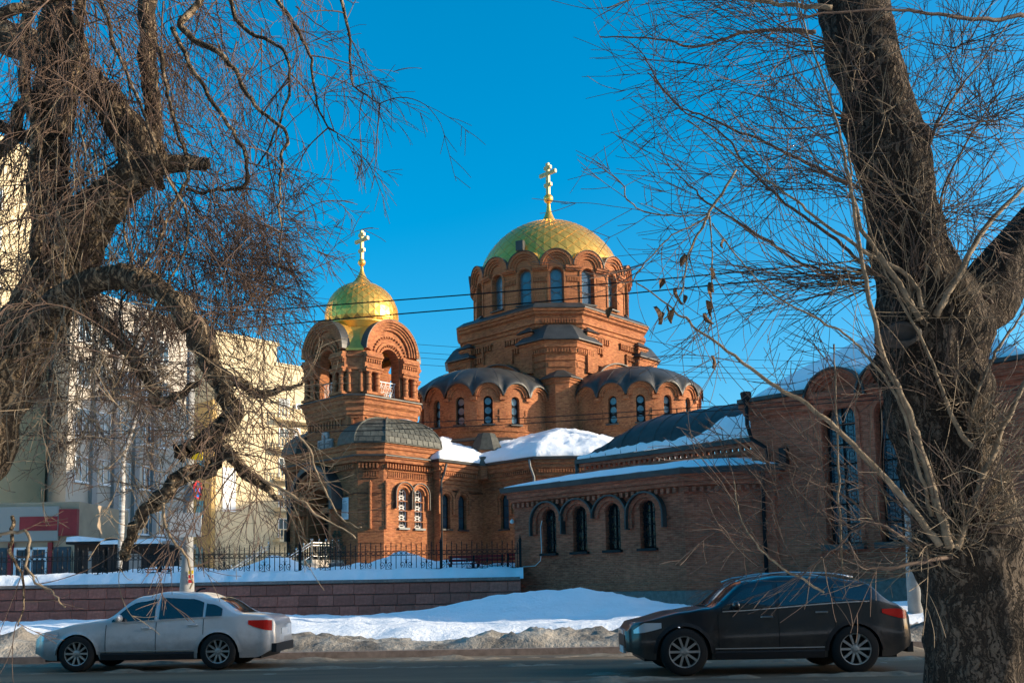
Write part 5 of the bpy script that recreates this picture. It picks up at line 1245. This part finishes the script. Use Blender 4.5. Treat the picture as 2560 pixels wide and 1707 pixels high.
def scr(dx, dy, dz=0.): return Vector((dx, dz, -dy))       # a direction given as seen in the picture (y down)
# ---------------------------------------------------------------- left tree
base = at(-330, 1700, 9.2); LT = thing('old_elm_tree', 'huge gnarled bare tree with drooping twigs filling the left side', 'tree', (0, 0, 0))
LD = 9.2
limbs = {
 'trunk': ([(-360, 1900, LD, 400), (-260, 1600, LD, 280), (-190, 1400, LD, 225), (-130, 1250, LD, 205), (-62, 1100, LD, 190), (25, 900, LD, 166), (108, 765, LD, 150), (165, 650, LD, 142), (205, 575, LD-.1, 132), (275, 495, LD-.2, 108), (338, 442, LD-.3, 92), (400, 414, LD-.4, 58), (460, 408, LD-.4, 42), (522, 410, LD-.4, 30)], 7, 30),
 'a': ([(300, 480, LD-.2, 70), (345, 420, LD-.25, 96), (328, 345, LD-.2, 98), (285, 275, LD-.1, 92), (220, 210, LD, 86), (145, 160, LD+.2, 82), (60, 110, LD+.3, 84), (-80, 60, LD+.5, 84)], 6, 20),
 'b': ([(120, 740, LD+.1, 110), (150, 600, LD+.1, 100), (128, 430, LD, 100), (122, 260, LD-.1, 92), (140, 100, LD-.2, 74), (150, -80, LD-.3, 62)], 6, 18),
 'c': ([(400, 470, LD+.4, 24), (396, 400, LD+.4, 34), (385, 290, LD+.4, 42), (372, 150, LD+.4, 46), (375, 0, LD+.4, 44), (382, -130, LD+.4, 40)], 5, 12),
 'd': ([(60, 860, LD-.2, 90), (130, 770, LD-.4, 92), (195, 722, LD-.6, 86), (272, 694, LD-.8, 76), (350, 702, LD-1, 70), (430, 748, LD-1.1, 66), (488, 828, LD-1.2, 66), (528, 915, LD-1.2, 64), (566, 992, LD-1.2, 60), (588, 1030, LD-1.2, 56), (556, 1072, LD-1.2, 54), (500, 1106, LD-1.2, 50), (452, 1130, LD-1.2, 48)], 6, 18),
 'e': ([(560, 1050, LD-1.2, 44), (540, 1100, LD-1.2, 40), (585, 1155, LD-1.3, 34), (640, 1205, LD-1.3, 26), (700, 1250, LD-1.3, 14)], 5, 10),
 'f': ([(560, 1110, LD-1.2, 34), (548, 1150, LD-1.2, 26), (522, 1172, LD-1.25, 30), (470, 1182, LD-1.3, 44), (430, 1218, LD-1.3, 40), (372, 1272, LD-1.3, 34), (336, 1322, LD-1.3, 28), (316, 1372, LD-1.3, 22), (322, 1396, LD-1.3, 8)], 5, 12),
 'g': ([(530, 930, LD-1.2, 34), (575, 945, LD-1.1, 30), (612, 962, LD-1.1, 27), (645, 985, LD-1., 25), (700, 974, LD-1., 16), (760, 958, LD-1., 6)], 5, 9),
 'h': ([(150, 720, LD+.2, 52), (240, 790, LD+.3, 42), (325, 880, LD+.3, 36), (368, 955, LD+.3, 32), (408, 1008, LD+.3, 30), (440, 988, LD+.3, 22), (500, 955, LD+.2, 14)], 5, 10),
 'i': ([(-80, 420, LD, 40), (20, 360, LD-.2, 34), (70, 260, LD-.3, 32), (150, 200, LD-.2, 30)], 4, 10),
 'j': ([(-60, 300, LD+.2, 34), (30, 330, LD+.3, 30), (110, 360, LD+.3, 28)], 4, 10),
 'k': ([(-40, 60, LD-.8, 30), (60, 15, LD-.9, 28), (200, -20, LD-.9, 24)], 4, 8),
 'm': ([(95, 640, LD-.3, 40), (80, 470, LD-.4, 34), (90, 330, LD-.4, 30), (60, 150, LD-.4, 28), (70, -40, LD-.4, 24)], 4, 9),
 'n': ([(150, 330, LD-.3, 60), (180, 140, LD-.35, 56), (150, 20, LD-.4, 50), (140, -120, LD-.4, 44)], 4, 10),
 'o': ([(215, 210, LD-.2, 30), (205, 90, LD-.4, 30), (200, -60, LD-.5, 26)], 4, 8),
}
LP = []
for k, (tr, sub, n) in limbs.items():
    b, pts, rs = limb_mesh([(a, b_, c, d*(.84 if k == 'd' else 1)) for a, b_, c, d in tr], sub+2, n, .10 if n > 15 else .06, ord(k[0])*1.7, .05 if k != 'trunk' else .02); b.build('trunk' if k == 'trunk' else 'limb', M_BARK, LT, smooth=True); LP.append((k, pts, rs))
rn = random.Random(11)
e_ = at(452, 1130, LD-1.2); bb = MB(); bb.lathe([(.09, 0), (.085, .012)], 14); oc = bb.build('sawn_end', mat('blackened_wood', (.02, .015, .012), .9), LT, loc=e_+Vector((-.012, 0, -.008))); oc.rotation_euler = (0, rad(65+180), 0)
thin = [
 [(520, -60, 8.6, 26), (500, 0, 8.6, 24), (455, 75, 8.6, 22), (560, 145, 8.5, 17), (640, 265, 8.4, 13), (715, 335, 8.3, 11), (700, 420, 8.3, 9), (702, 560, 8.3, 7), (690, 690, 8.3, 5), (640, 800, 8.3, 3)],
 [(400, 120, 8.7, 14), (425, 260, 8.6, 12), (455, 360, 8.6, 11), (470, 430, 8.5, 10), (430, 520, 8.4, 9), (395, 610, 8.3, 8), (320, 720, 8.2, 7), (300, 800, 8.1, 6), (320, 900, 8.0, 5)],
 [(430, 70, 8.8, 16), (520, 240, 8.7, 14), (590, 340, 8.7, 13), (615, 400, 8.7, 12), (612, 462, 8.7, 12), (560, 476, 8.8, 11), (470, 478, 8.9, 10)],
 [(560, -50, 9.2, 18), (600, 60, 9.2, 14), (700, 120, 9.1, 11), (725, 200, 9, 9), (690, 330, 9, 7), (640, 420, 9, 4)],
 [(640, -60, 9.5, 18), (720, 40, 9.4, 13), (770, 130, 9.3, 10), (800, 280, 9.2, 7), (850, 350, 9.2, 3)],
 [(820, -80, 9.6, 14), (870, 60, 9.5, 10), (880, 200, 9.4, 7), (950, 262, 9.4, 3)],
 [(240, -40, 8.3, 14), (290, 120, 8.2, 12), (350, 260, 8.1, 11), (400, 400, 8.0, 10), (470, 560, 7.9, 8), (420, 720, 7.8, 7), (330, 860, 7.8, 6), (280, 1000, 7.8, 4)],
 [(270, 300, 8.3, 9), (330, 420, 8.2, 9), (310, 560, 8.2, 8), (345, 700, 8.1, 6)],
 [(590, 1140, 7.9, 14), (640, 1190, 7.9, 11), (720, 1230, 7.8, 9), (800, 1290, 7.8, 6), (890, 1340, 7.8, 3)],
 [(700, 1060, 7.9, 9), (760, 1100, 7.9, 8), (800, 1200, 7.9, 7), (850, 1290, 7.9, 5), (905, 1320, 7.9, 3)],
 [(470, 1180, 7.9, 11), (410, 1230, 7.9, 10), (420, 1330, 7.8, 9), (470, 1400, 7.8, 8), (480, 1470, 7.8, 5)],
 [(30, 1290, 8, 12), (30, 1380, 7.9, 10), (60, 1460, 7.9, 7), (50, 1560, 7.9, 3)],
 [(0, 1340, 7.6, 10), (70, 1330, 7.6, 10), (70, 1430, 7.6, 8), (130, 1480, 7.6, 5), (165, 1520, 7.6, 2)],
]
TW = Twigs(3)
for tr in thin:
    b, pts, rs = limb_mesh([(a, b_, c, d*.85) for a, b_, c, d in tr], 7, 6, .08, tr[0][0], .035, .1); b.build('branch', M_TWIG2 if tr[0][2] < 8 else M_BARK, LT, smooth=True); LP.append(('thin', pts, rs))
def spawn(T, pts, n, dirf, ln, r0, lev, droop, i0=0., i1=1., **kw):
    for _ in range(n):
        f_ = i0+(i1-i0)*T.r.random(); i = min(len(pts)-2, int(f_*(len(pts)-1))); t = (pts[i+1]-pts[i]).normalized(); p = pts[i].lerp(pts[i+1], T.r.random())
        T.grow(p, dirf(t), T.r.uniform(*ln), r0*T.r.uniform(.7, 1.3), lev, droop, **kw)
r = TW.r
def rdir(bx=.3, bz=-.1, by=0.): return lambda t: Vector((r.gauss(bx, .6), r.gauss(by, .55), r.gauss(bz, .5)))
LPd = {k: (p, q) for k, p, q in LP}
for k, p, q in LP:
    if k == 'thin' and p[0].y < 8.05: spawn(TW, p, 4, rdir(.4, .1, .2), (.3, .8), .0045, 1, -.25, .2, .95, nch=2, curl=1.0, jit=.12)
    elif k == 'thin': spawn(TW, p, 9, rdir(.15, -.2), (.4, 1.2), .008, 2, .5, .1, 1., nch=4, curl=.35)
    elif k == 'trunk': spawn(TW, p, 16, rdir(.1, -.1, .3), (.5, 1.6), .009, 2, .8, .45, 1., nch=4, curl=.3)
    elif k in 'abc': spawn(TW, p, 20, rdir(.35, -.05, .3), (.6, 2.0), .010, 2, .6, .05, 1., nch=4, curl=.3)
    elif k in 'd': spawn(TW, p, 30, rdir(.15, .0), (.5, 1.4), .008, 2, .6, .05, .95, nch=4, curl=.4)
    elif k in 'efgh': spawn(TW, p, 9, rdir(.1, -.2), (.4, 1.0), .007, 2, .4, .2, 1., nch=3, curl=.5)
    else: spawn(TW, p, 16, rdir(.1, -.2, .2), (.5, 1.6), .009, 2, .8, .05, 1., nch=4, curl=.3)
# weeping curtain from the boughs above the frame
for _ in range(85):
    x = r.triangular(-60, 900, 300); y = r.uniform(-260, 120) if x > 450 else r.uniform(-260, 300); Y = r.uniform(8.8, 12)
    p = at(x, y, Y); TW.grow(p, Vector((r.gauss(.25, .3), r.gauss(0, .4), -.9)), r.uniform(.7, 2.1)*(1 if x < 650 else .8), .010, 2, .42, nch=5, curl=.4)
for _ in range(105):
    x = r.triangular(-40, 760, 430); y = r.uniform(300, 760); Y = r.uniform(9.2, 11.5)
    p = at(x, y, Y); TW.grow(p, Vector((r.gauss(.2, .5), r.gauss(0, .5), r.gauss(-.6, .4))), r.uniform(.35, 1.05), .0075, 2, .4, nch=4, curl=.45)
for _ in range(95):
    x = r.uniform(-40, 400); y = r.uniform(640, 1020); Y = r.uniform(8.9, 11)
    p = at(x, y, Y); TW.grow(p, Vector((r.gauss(.1, .6), r.gauss(0, .5), r.gauss(-.4, .5))), r.uniform(.3, .95), .0075, 2, .3, nch=4, curl=.7)
for _ in range(150):
    x = r.triangular(400, 760, 560); y = r.triangular(420, 880, 640); p = at(x, y, r.uniform(9.6, 11.5)); TW.grow(p, Vector((r.gauss(.2, .5), r.gauss(0, .4), r.gauss(-.4, .5))), r.uniform(.4, .9), .005, 2, .25, nch=5, curl=.9, jit=.22)
for _ in range(110):
    x = r.uniform(-30, 420); y = r.uniform(640, 1130); p = at(x, y, r.uniform(9.4, 11)); TW.grow(p, Vector((r.gauss(.1, .6), r.gauss(0, .4), r.gauss(.1, .5))), r.uniform(.3, .7), .006, 2, .1, nch=4, curl=1.0, jit=.2)
TW.build('twigs', M_TWIG, LT)
T2 = Twigs(8); r = T2.r
for k in 'defgh': spawn(T2, LPd[k][0], 9, rdir(.35, -.25, -.2), (.35, 1.0), .0045, 1, -.15, .3, 1., nch=3, curl=1.2)
for _ in range(60):
    x = r.uniform(380, 700); y = r.uniform(880, 1230); p = at(x, y, r.uniform(7.6, 8.4)); T2.grow(p, Vector((r.gauss(.4, .5), r.gauss(0, .3), r.gauss(-.4, .4))), r.uniform(.25, .75), .0035, 1, -.25, nch=3, curl=1.2, jit=.15)
for _ in range(70):
    x = r.uniform(0, 420); y = r.uniform(880, 1230); p = at(x, y, r.uniform(7.4, 8.4)); T2.grow(p, Vector((r.gauss(.3, .6), r.gauss(0, .3), r.gauss(-.5, .4))), r.uniform(.25, .7), .0038, 1, -.3, nch=3, curl=1.2, jit=.15)
for _ in range(60):
    x = r.uniform(60, 280); y = r.uniform(200, 1000); p = at(x, y, r.uniform(8.2, 8.7)); T2.grow(p, Vector((r.gauss(0, .3), r.gauss(0, .2), -1)), r.uniform(.4, 1.1), .006, 1, .4, nch=3, curl=.5, jit=.2)
T2.build('sun_toned_shoots', M_TWIG2, LT)  # paler bark colour stands in for sunlight on these shoots
# ---------------------------------------------------------------- right tree
RT = thing('poplar_tree', 'thick leaning bare trunk with long pale shoots at the right edge', 'tree', (0, 0, 0))
D2 = 8.6
limR = {
 'trunk': ([(2460, 2000, D2, 330), (2450, 1707, D2, 262), (2445, 1500, D2, 268), (2425, 1380, D2, 290), (2390, 1250, D2, 262), (2350, 1080, D2, 250), (2330, 930, D2, 262), (2325, 830, D2, 280), (2290, 700, D2, 205), (2262, 560, D2, 190), (2238, 430, D2, 196), (2215, 340, D2, 190), (2185, 220, D2, 180), (2150, 90, D2, 190), (2120, -60, D2, 195), (2080, -260, D2, 180)], 7, 34),
 'a': ([(2340, 900, D2, 150), (2400, 820, D2, 150), (2470, 735, D2+.1, 160), (2540, 640, D2+.2, 150), (2640, 520, D2+.3, 140), (2760, 380, D2+.4, 120)], 6, 22),
}
RP = {}
for k, (tr, sub, n) in limR.items():
    b, pts, rs = limb_mesh(tr, sub, n, .085, ord(k[0])*2.3); b.build('trunk' if k == 'trunk' else 'limb', M_BARK2, RT, smooth=True); RP[k] = (pts, rs)
kn = at(2258, 832, D2-.47); b = MB(); b.loft([[(kn.x+rx*cos(2*pi*j/18), kn.y-d, kn.z+rx*.62*sin(2*pi*j/18)) for j in range(18)] for rx, d in ((.17, -.12), (.165, .0), (.12, .02), (.11, -.03))], False, True); b.build('pruning_scar', mat('grey_scar', (.075, .07, .066), .9, 0, 9, .3), RT, smooth=True)
shoots = [
 [(2375, 1370, 8.0, 34), (2340, 1250, 8.0, 30), (2290, 1080, 8.0, 26), (2250, 980, 8.0, 24), (2205, 880, 8.0, 20), (2165, 700, 8.0, 17), (2130, 500, 8.0, 14), (2110, 380, 8, 12), (2075, 250, 8, 9), (2030, 120, 8, 7), (1990, 0, 8, 4)],
 [(2350, 1365, 8.0, 28), (2255, 1240, 8.0, 24), (2130, 1110, 8, 20), (2030, 1020, 8, 17), (1930, 960, 8, 14), (1850, 900, 8, 12), (1740, 820, 8, 9), (1680, 770, 8, 7), (1590, 705, 8, 4)],
 [(2330, 1290, 8.05, 16), (2290, 1150, 8, 14), (2255, 1020, 8, 12), (2200, 930, 8, 10), (2130, 850, 8, 9), (2050, 800, 8, 8), (1940, 740, 8, 6), (1850, 650, 8, 4), (1780, 560, 8, 3)],
 [(2390, 1370, 8.1, 30), (2440, 1240, 8.1, 27), (2500, 1090, 8.1, 22), (2560, 960, 8.1, 18), (2640, 820, 8.1, 12)],
 [(2430, 1120, 8.1, 20), (2390, 1060, 8.1, 18), (2350, 960, 8.1, 14), (2310, 860, 8.1, 12), (2240, 730, 8.1, 10), (2190, 620, 8.1, 8), (2140, 430, 8.1, 6)],
 [(2420, 1080, 8.15, 16), (2445, 980, 8.1, 14), (2490, 880, 8.1, 11), (2560, 780, 8.1, 7)],
 [(2340, 790, 8.1, 28), (2400, 680, 8.1, 24), (2470, 560, 8.1, 20), (2560, 470, 8.1, 15)],
 [(2300, 800, 8.1, 24), (2255, 720, 8.1, 22), (2200, 640, 8.1, 19), (2150, 560, 8.1, 15), (2125, 430, 8.1, 9), (2120, 300, 8.1, 5)],
 [(2310, 770, 8.1, 18), (2270, 690, 8.1, 16), (2180, 640, 8.1, 14), (2060, 560, 8.1, 11), (1960, 480, 8.1, 8), (1850, 400, 8.1, 6), (1720, 300, 8.1, 3)],
 [(2190, 690, 8.2, 16), (2090, 600, 8.3, 13), (1980, 520, 8.4, 11), (1880, 430, 8.4, 9), (1800, 330, 8.4, 7), (1700, 270, 8.4, 5), (1620, 180, 8.4, 3)],
 [(2120, 460, 8.2, 14), (2000, 400, 8.3, 12), (1900, 350, 8.4, 10), (1780, 300, 8.4, 8), (1680, 250, 8.4, 5), (1610, 140, 8.4, 3)],
 [(2040, 80, 8.2, 17), (1930, 75, 8.3, 14), (1830, 90, 8.3, 12), (1740, 118, 8.3, 10), (1640, 98, 8.3, 7), (1500, 92, 8.3, 3)],
 [(2080, 20, 8.1, 20), (1950, 10, 8.2, 16), (1800, -8, 8.2, 12), (1650, -20, 8.2, 8), (1520, 20, 8.2, 3)],
 [(2100, 700, 8.3, 12), (1990, 650, 8.4, 10), (1900, 590, 8.4, 9), (1780, 515, 8.4, 8), (1740, 480, 8.4, 7), (1700, 440, 8.4, 4)],
 [(1840, 425, 7.9, 9), (1775, 530, 7.9, 11), (1760, 560, 7.9, 9), (1720, 640, 7.9, 7), (1700, 740, 7.9, 4), (1660, 800, 7.9, 2)],
 [(1770, 535, 7.9, 6), (1680, 540, 7.9, 5), (1590, 520, 7.9, 4), (1555, 465, 7.9, 2)],
 [(1765, 545, 7.9, 6), (1680, 590, 7.9, 5), (1620, 650, 7.9, 3), (1580, 700, 7.9, 2)],
 [(1775, 540, 7.9, 6), (1780, 640, 7.9, 5), (1778, 740, 7.9, 3), (1775, 830, 7.9, 2)],
 [(2560, 40, 8.4, 18), (2450, 50, 8.3, 16), (2330, 35, 8.2, 13), (2230, 25, 8.1, 11), (2060, 35, 8, 8), (1950, 60, 8, 5)],
 [(2480, 760, 8.3, 16), (2420, 690, 8.4, 14), (2350, 520, 8.5, 10), (2420, 350, 8.5, 7), (2500, 230, 8.5, 4)],
 [(2320, 370, 8.3, 12), (2360, 280, 8.3, 10), (2440, 170, 8.3, 7), (2520, 60, 8.3, 4)],
 [(2440, 1375, 8.6, 20), (2330, 1400, 8.0, 15), (2200, 1420, 7.9, 13), (2150, 1405, 7.9, 10), (2120, 1350, 7.9, 7)],
 [(2350, 1430, 8.5, 14), (2240, 1330, 7.9, 10), (2160, 1310, 7.9, 9), (2090, 1370, 7.9, 7), (2050, 1395, 7.9, 4)],
 [(2105, 1420, 8.0, 8), (2100, 1300, 8, 9), (2095, 1150, 8, 8), (2090, 1000, 8, 6), (2085, 860, 8, 4)],
 [(2180, 1290, 8.2, 10), (2080, 1220, 8.2, 8), (2000, 1180, 8.2, 7), (1900, 1150, 8.2, 5), (1840, 1100, 8.2, 3)],
 [(2060, 1480, 8.0, 9), (1960, 1420, 8, 8), (1890, 1360, 8, 7), (1850, 1290, 8, 5), (1835, 1200, 8, 2)],
]
R1 = Twigs(21); r = R1.r
for tr in shoots:
    b, pts, rs = limb_mesh([(a, b_, c, d*.68) for a, b_, c, d in tr], 7, 7, .03, tr[0][0], .022, .05); b.build('shoot', M_TWIG2 if tr[0][2] < 8.2 else M_TWIG3, RT, smooth=True)
    spawn(R1, pts, 7, lambda t: (t+Vector((r.gauss(-.1, .55), r.gauss(0, .5), r.gauss(.1, .55)))), (.35, 1.0), .0038, 1, -.05, .15, 1., nch=4, curl=.5, jit=.14, ang=(.4, .9))
# sprays of shoots bursting from burls
def burst(px, py, Y, n, dx, dy, ln, sp=.4, r0=.006, lev=1, nch=5, curl=.5):
    for _ in range(n):
        p = at(px+r.gauss(0, 16), py+r.gauss(0, 16), Y); R1.grow(p, Vector((r.gauss(dx, sp), r.gauss(-.1, sp*.8), r.gauss(-dy, sp))), r.uniform(*ln), r0*r.uniform(.6, 1.3), lev, -.05, nch=nch, curl=curl, jit=.14, ang=(.35, .85))
burst(2170, 700, 8.35, 30, -1, .05, (.8, 2.3), .22, .007, 1, 5)
burst(2140, 300, 8.35, 13, -1, -.1, (.8, 2.2), .35, .007, 2, 4)
burst(2090, 120, 8.35, 18, -1, -.1, (.8, 2.4), .35, .007, 2, 4)
burst(2060, 30, 8.35, 14, -1, -.3, (.8, 2.0), .4, .006, 2, 4)
burst(2190, 500, 8.35, 16, -1, -.35, (.8, 2.4), .3, .006, 2, 4)
burst(2330, 550, 8.3, 16, .9, -.3, (.5, 1.5), .4, .006, 2, 4)
burst(2310, 330, 8.3, 16, .9, -.2, (.5, 1.6), .45, .006, 2, 4)
burst(2480, 300, 9.2, 26, .1, -.1, (.5, 1.4), .7, .006, 2, 3)
burst(2400, 120, 9.2, 24, .3, -.2, (.5, 1.4), .6, .006, 2, 3)
burst(2360, 1340, 8.1, 16, -.5, -.6, (.5, 1.3), .5, .007, 1, 4)
burst(2440, 1320, 8.1, 22, .5, -.6, (.4, 1.1), .5, .007, 1, 4)
burst(2330, 1000, 8.15, 12, -.3, -.6, (.4, 1.1), .6, .006, 1, 4)
burst(2460, 1090, 8.2, 22, .4, -.4, (.3, .9), .6, .006, 1, 4)
burst(2290, 690, 8.2, 16, .1, -.8, (.4, 1.1), .5, .006, 1, 4)
burst(2260, 300, 8.2, 12, -.2, -.7, (.4, 1.0), .5, .005, 1, 4)
for _ in range(70):
    p = at(r.uniform(1830, 2250), r.uniform(1080, 1440), r.uniform(7.8, 8.6)); R1.grow(p, Vector((r.gauss(-.5, .5), 0, r.gauss(.2, .6))), r.uniform(.25, .8), .0032, 1, -.05, nch=4, curl=.8, jit=.2)
R1.build('twigs', M_TWIG3, RT)
R1 = Twigs(77); r = R1.r
for px, py, n, dx, dy, ln in ((2400, 1345, 34, .0, -.5, (.3, .9)), (2470, 1300, 30, .3, -.5, (.25, .8)), (2330, 1385, 16, -.5, .1, (.3, .9)), (2450, 1090, 30, .2, -.5, (.2, .6)), (2420, 1010, 12, -.2, -.5, (.2, .6)), (2300, 790, 22, -.1, -.6, (.25, .8)), (2390, 770, 18, .3, -.6, (.25, .8)), (2200, 690, 14, -.6, -.2, (.2, .6)), (2330, 560, 12, .1, -.6, (.2, .6)), (2270, 470, 14, -.1, -.5, (.2, .6)), (2220, 290, 12, 0, -.4, (.2, .6)), (2160, 130, 14, -.1, -.4, (.2, .7)), (2500, 1200, 22, .2, -.4, (.3, .8))):
    burst(px, py, 8.12, n, dx, dy, ln, .5, .0055, 1, 3, 1.1)
for _ in range(26):
    p = at(r.uniform(2100, 2420), r.uniform(60, 1300), 8.0); R1.grow(p, Vector((r.gauss(-.1, .4), -.1, r.choice((-1, 1))*.9)), r.uniform(.3, 1.1), .004, 1, 0, nch=2, curl=.5, jit=.12)
R1.build('sun_toned_shoots', M_TWIG2, RT)  # sun on the shoots near the trunk is put in by lighter bark
# withered leaves still hanging
r = random.Random(5); lm = []
for q in range(4):
    b = MB(); R_ = []
    for i in range(7):
        t = i/6; w = .030*sin(pi*min(1, t*1.05))**.7*(1.1-.4*t); c = .02*sin(t*3+q); R_.append([(-w, c+.012, -t*.105), (-w*.4, c-.004, -t*.11), (w*.4, c-.006, -t*.11), (w*.9, c+.016, -t*.10)])
    b.loft(R_, closed=False); lm.append(b.mesh('leaf', mat('withered_leaf', (.13, .075, .04), .85, 0, 20, .4), True))
for x, y, s in ((1711, 643, 1), (1812, 608, .8), (1660, 708, .9), (1698, 728, 1.2), (1706, 745, .8), (1777, 680, 1), (1772, 715, 1.1), (1784, 728, 1), (1762, 762, 1.1), (1770, 790, 1.2), (1640, 775, 1.3), (1650, 788, .8), (1686, 780, 1.1), (1672, 775, .5), (1783, 898, .9), (1480+50, 778, 1.0)):
    o = ob('leaf', lm[r.randint(0, 3)], RT, at(x, y-10, 7.88)); o.scale = (s*1.15,)*3; o.rotation_euler = (r.uniform(-.3, .3), r.uniform(-.5, .5), r.uniform(0, 6.28))
# ---------------------------------------------------------------- birch and bushes behind the fence
BI = thing('birch_tree', 'slender birch with white forked trunk behind the fence on the left', 'tree', (0, 0, 0)); R2 = Twigs(31); r = R2.r
M_BIR = mat('birch_bark', (.62, .58, .52), .8, 0, 3, .3, stretch=(.4, .4, 3), col2=(.06, .05, .045))
for tr in ([(300, 1420, 52, 15), (306, 1250, 52, 14), (308, 1150, 52, 12), (318, 1110, 52, 11), (335, 1060, 52, 9), (350, 980, 52, 6), (372, 860, 52, 3)], [(316, 1115, 52, 8), (300, 1080, 52, 7), (300, 1000, 52, 5), (285, 880, 52, 3)]):
    b, pts, rs = limb_mesh(tr, 6, 8, .03, 1); b.build('trunk', M_BIR, BI, smooth=True)
    spawn(R2, pts, 26, lambda t: Vector((r.gauss(0, .8), r.gauss(0, .8), r.gauss(.5, .4))), (1.2, 3.4), .02, 2, .25, .3, 1., nch=5, tip=.006)
R2.build('twigs', M_TWIG, BI)
def bush(name, label, px, Y, h, n, seed, z=2.0):
    p = at(px, 1400, Y); t = thing(name, label, 'bush', (0, 0, 0), group='bare bushes'); T = Twigs(seed)
    for _ in range(n): T.grow(Vector((p.x+T.r.gauss(0, .5), Y+T.r.gauss(0, .5), z)), Vector((T.r.gauss(0, .35), T.r.gauss(0, .35), 1)), h*T.r.uniform(.6, 1.1), .018, 2, .05, nch=5, tip=.005, ang=(.3, .7))
    T.build('twigs', M_TWIG, t)
bush('bare_bush', 'tall bare grey bush before the cream building, left of the porch', 640, 66, 5.5, 14, 41); bush('bare_bush', 'wide bare bush before the cream building, nearer the pole', 575, 64, 5.0, 14, 42)
bush('bare_bush', 'leafless young tree between the pale building and the kiosks', 215, 66, 9, 12, 43); bush('bare_bush', 'leafless thin tree behind the kiosks by the birch', 400, 68, 9, 12, 44)
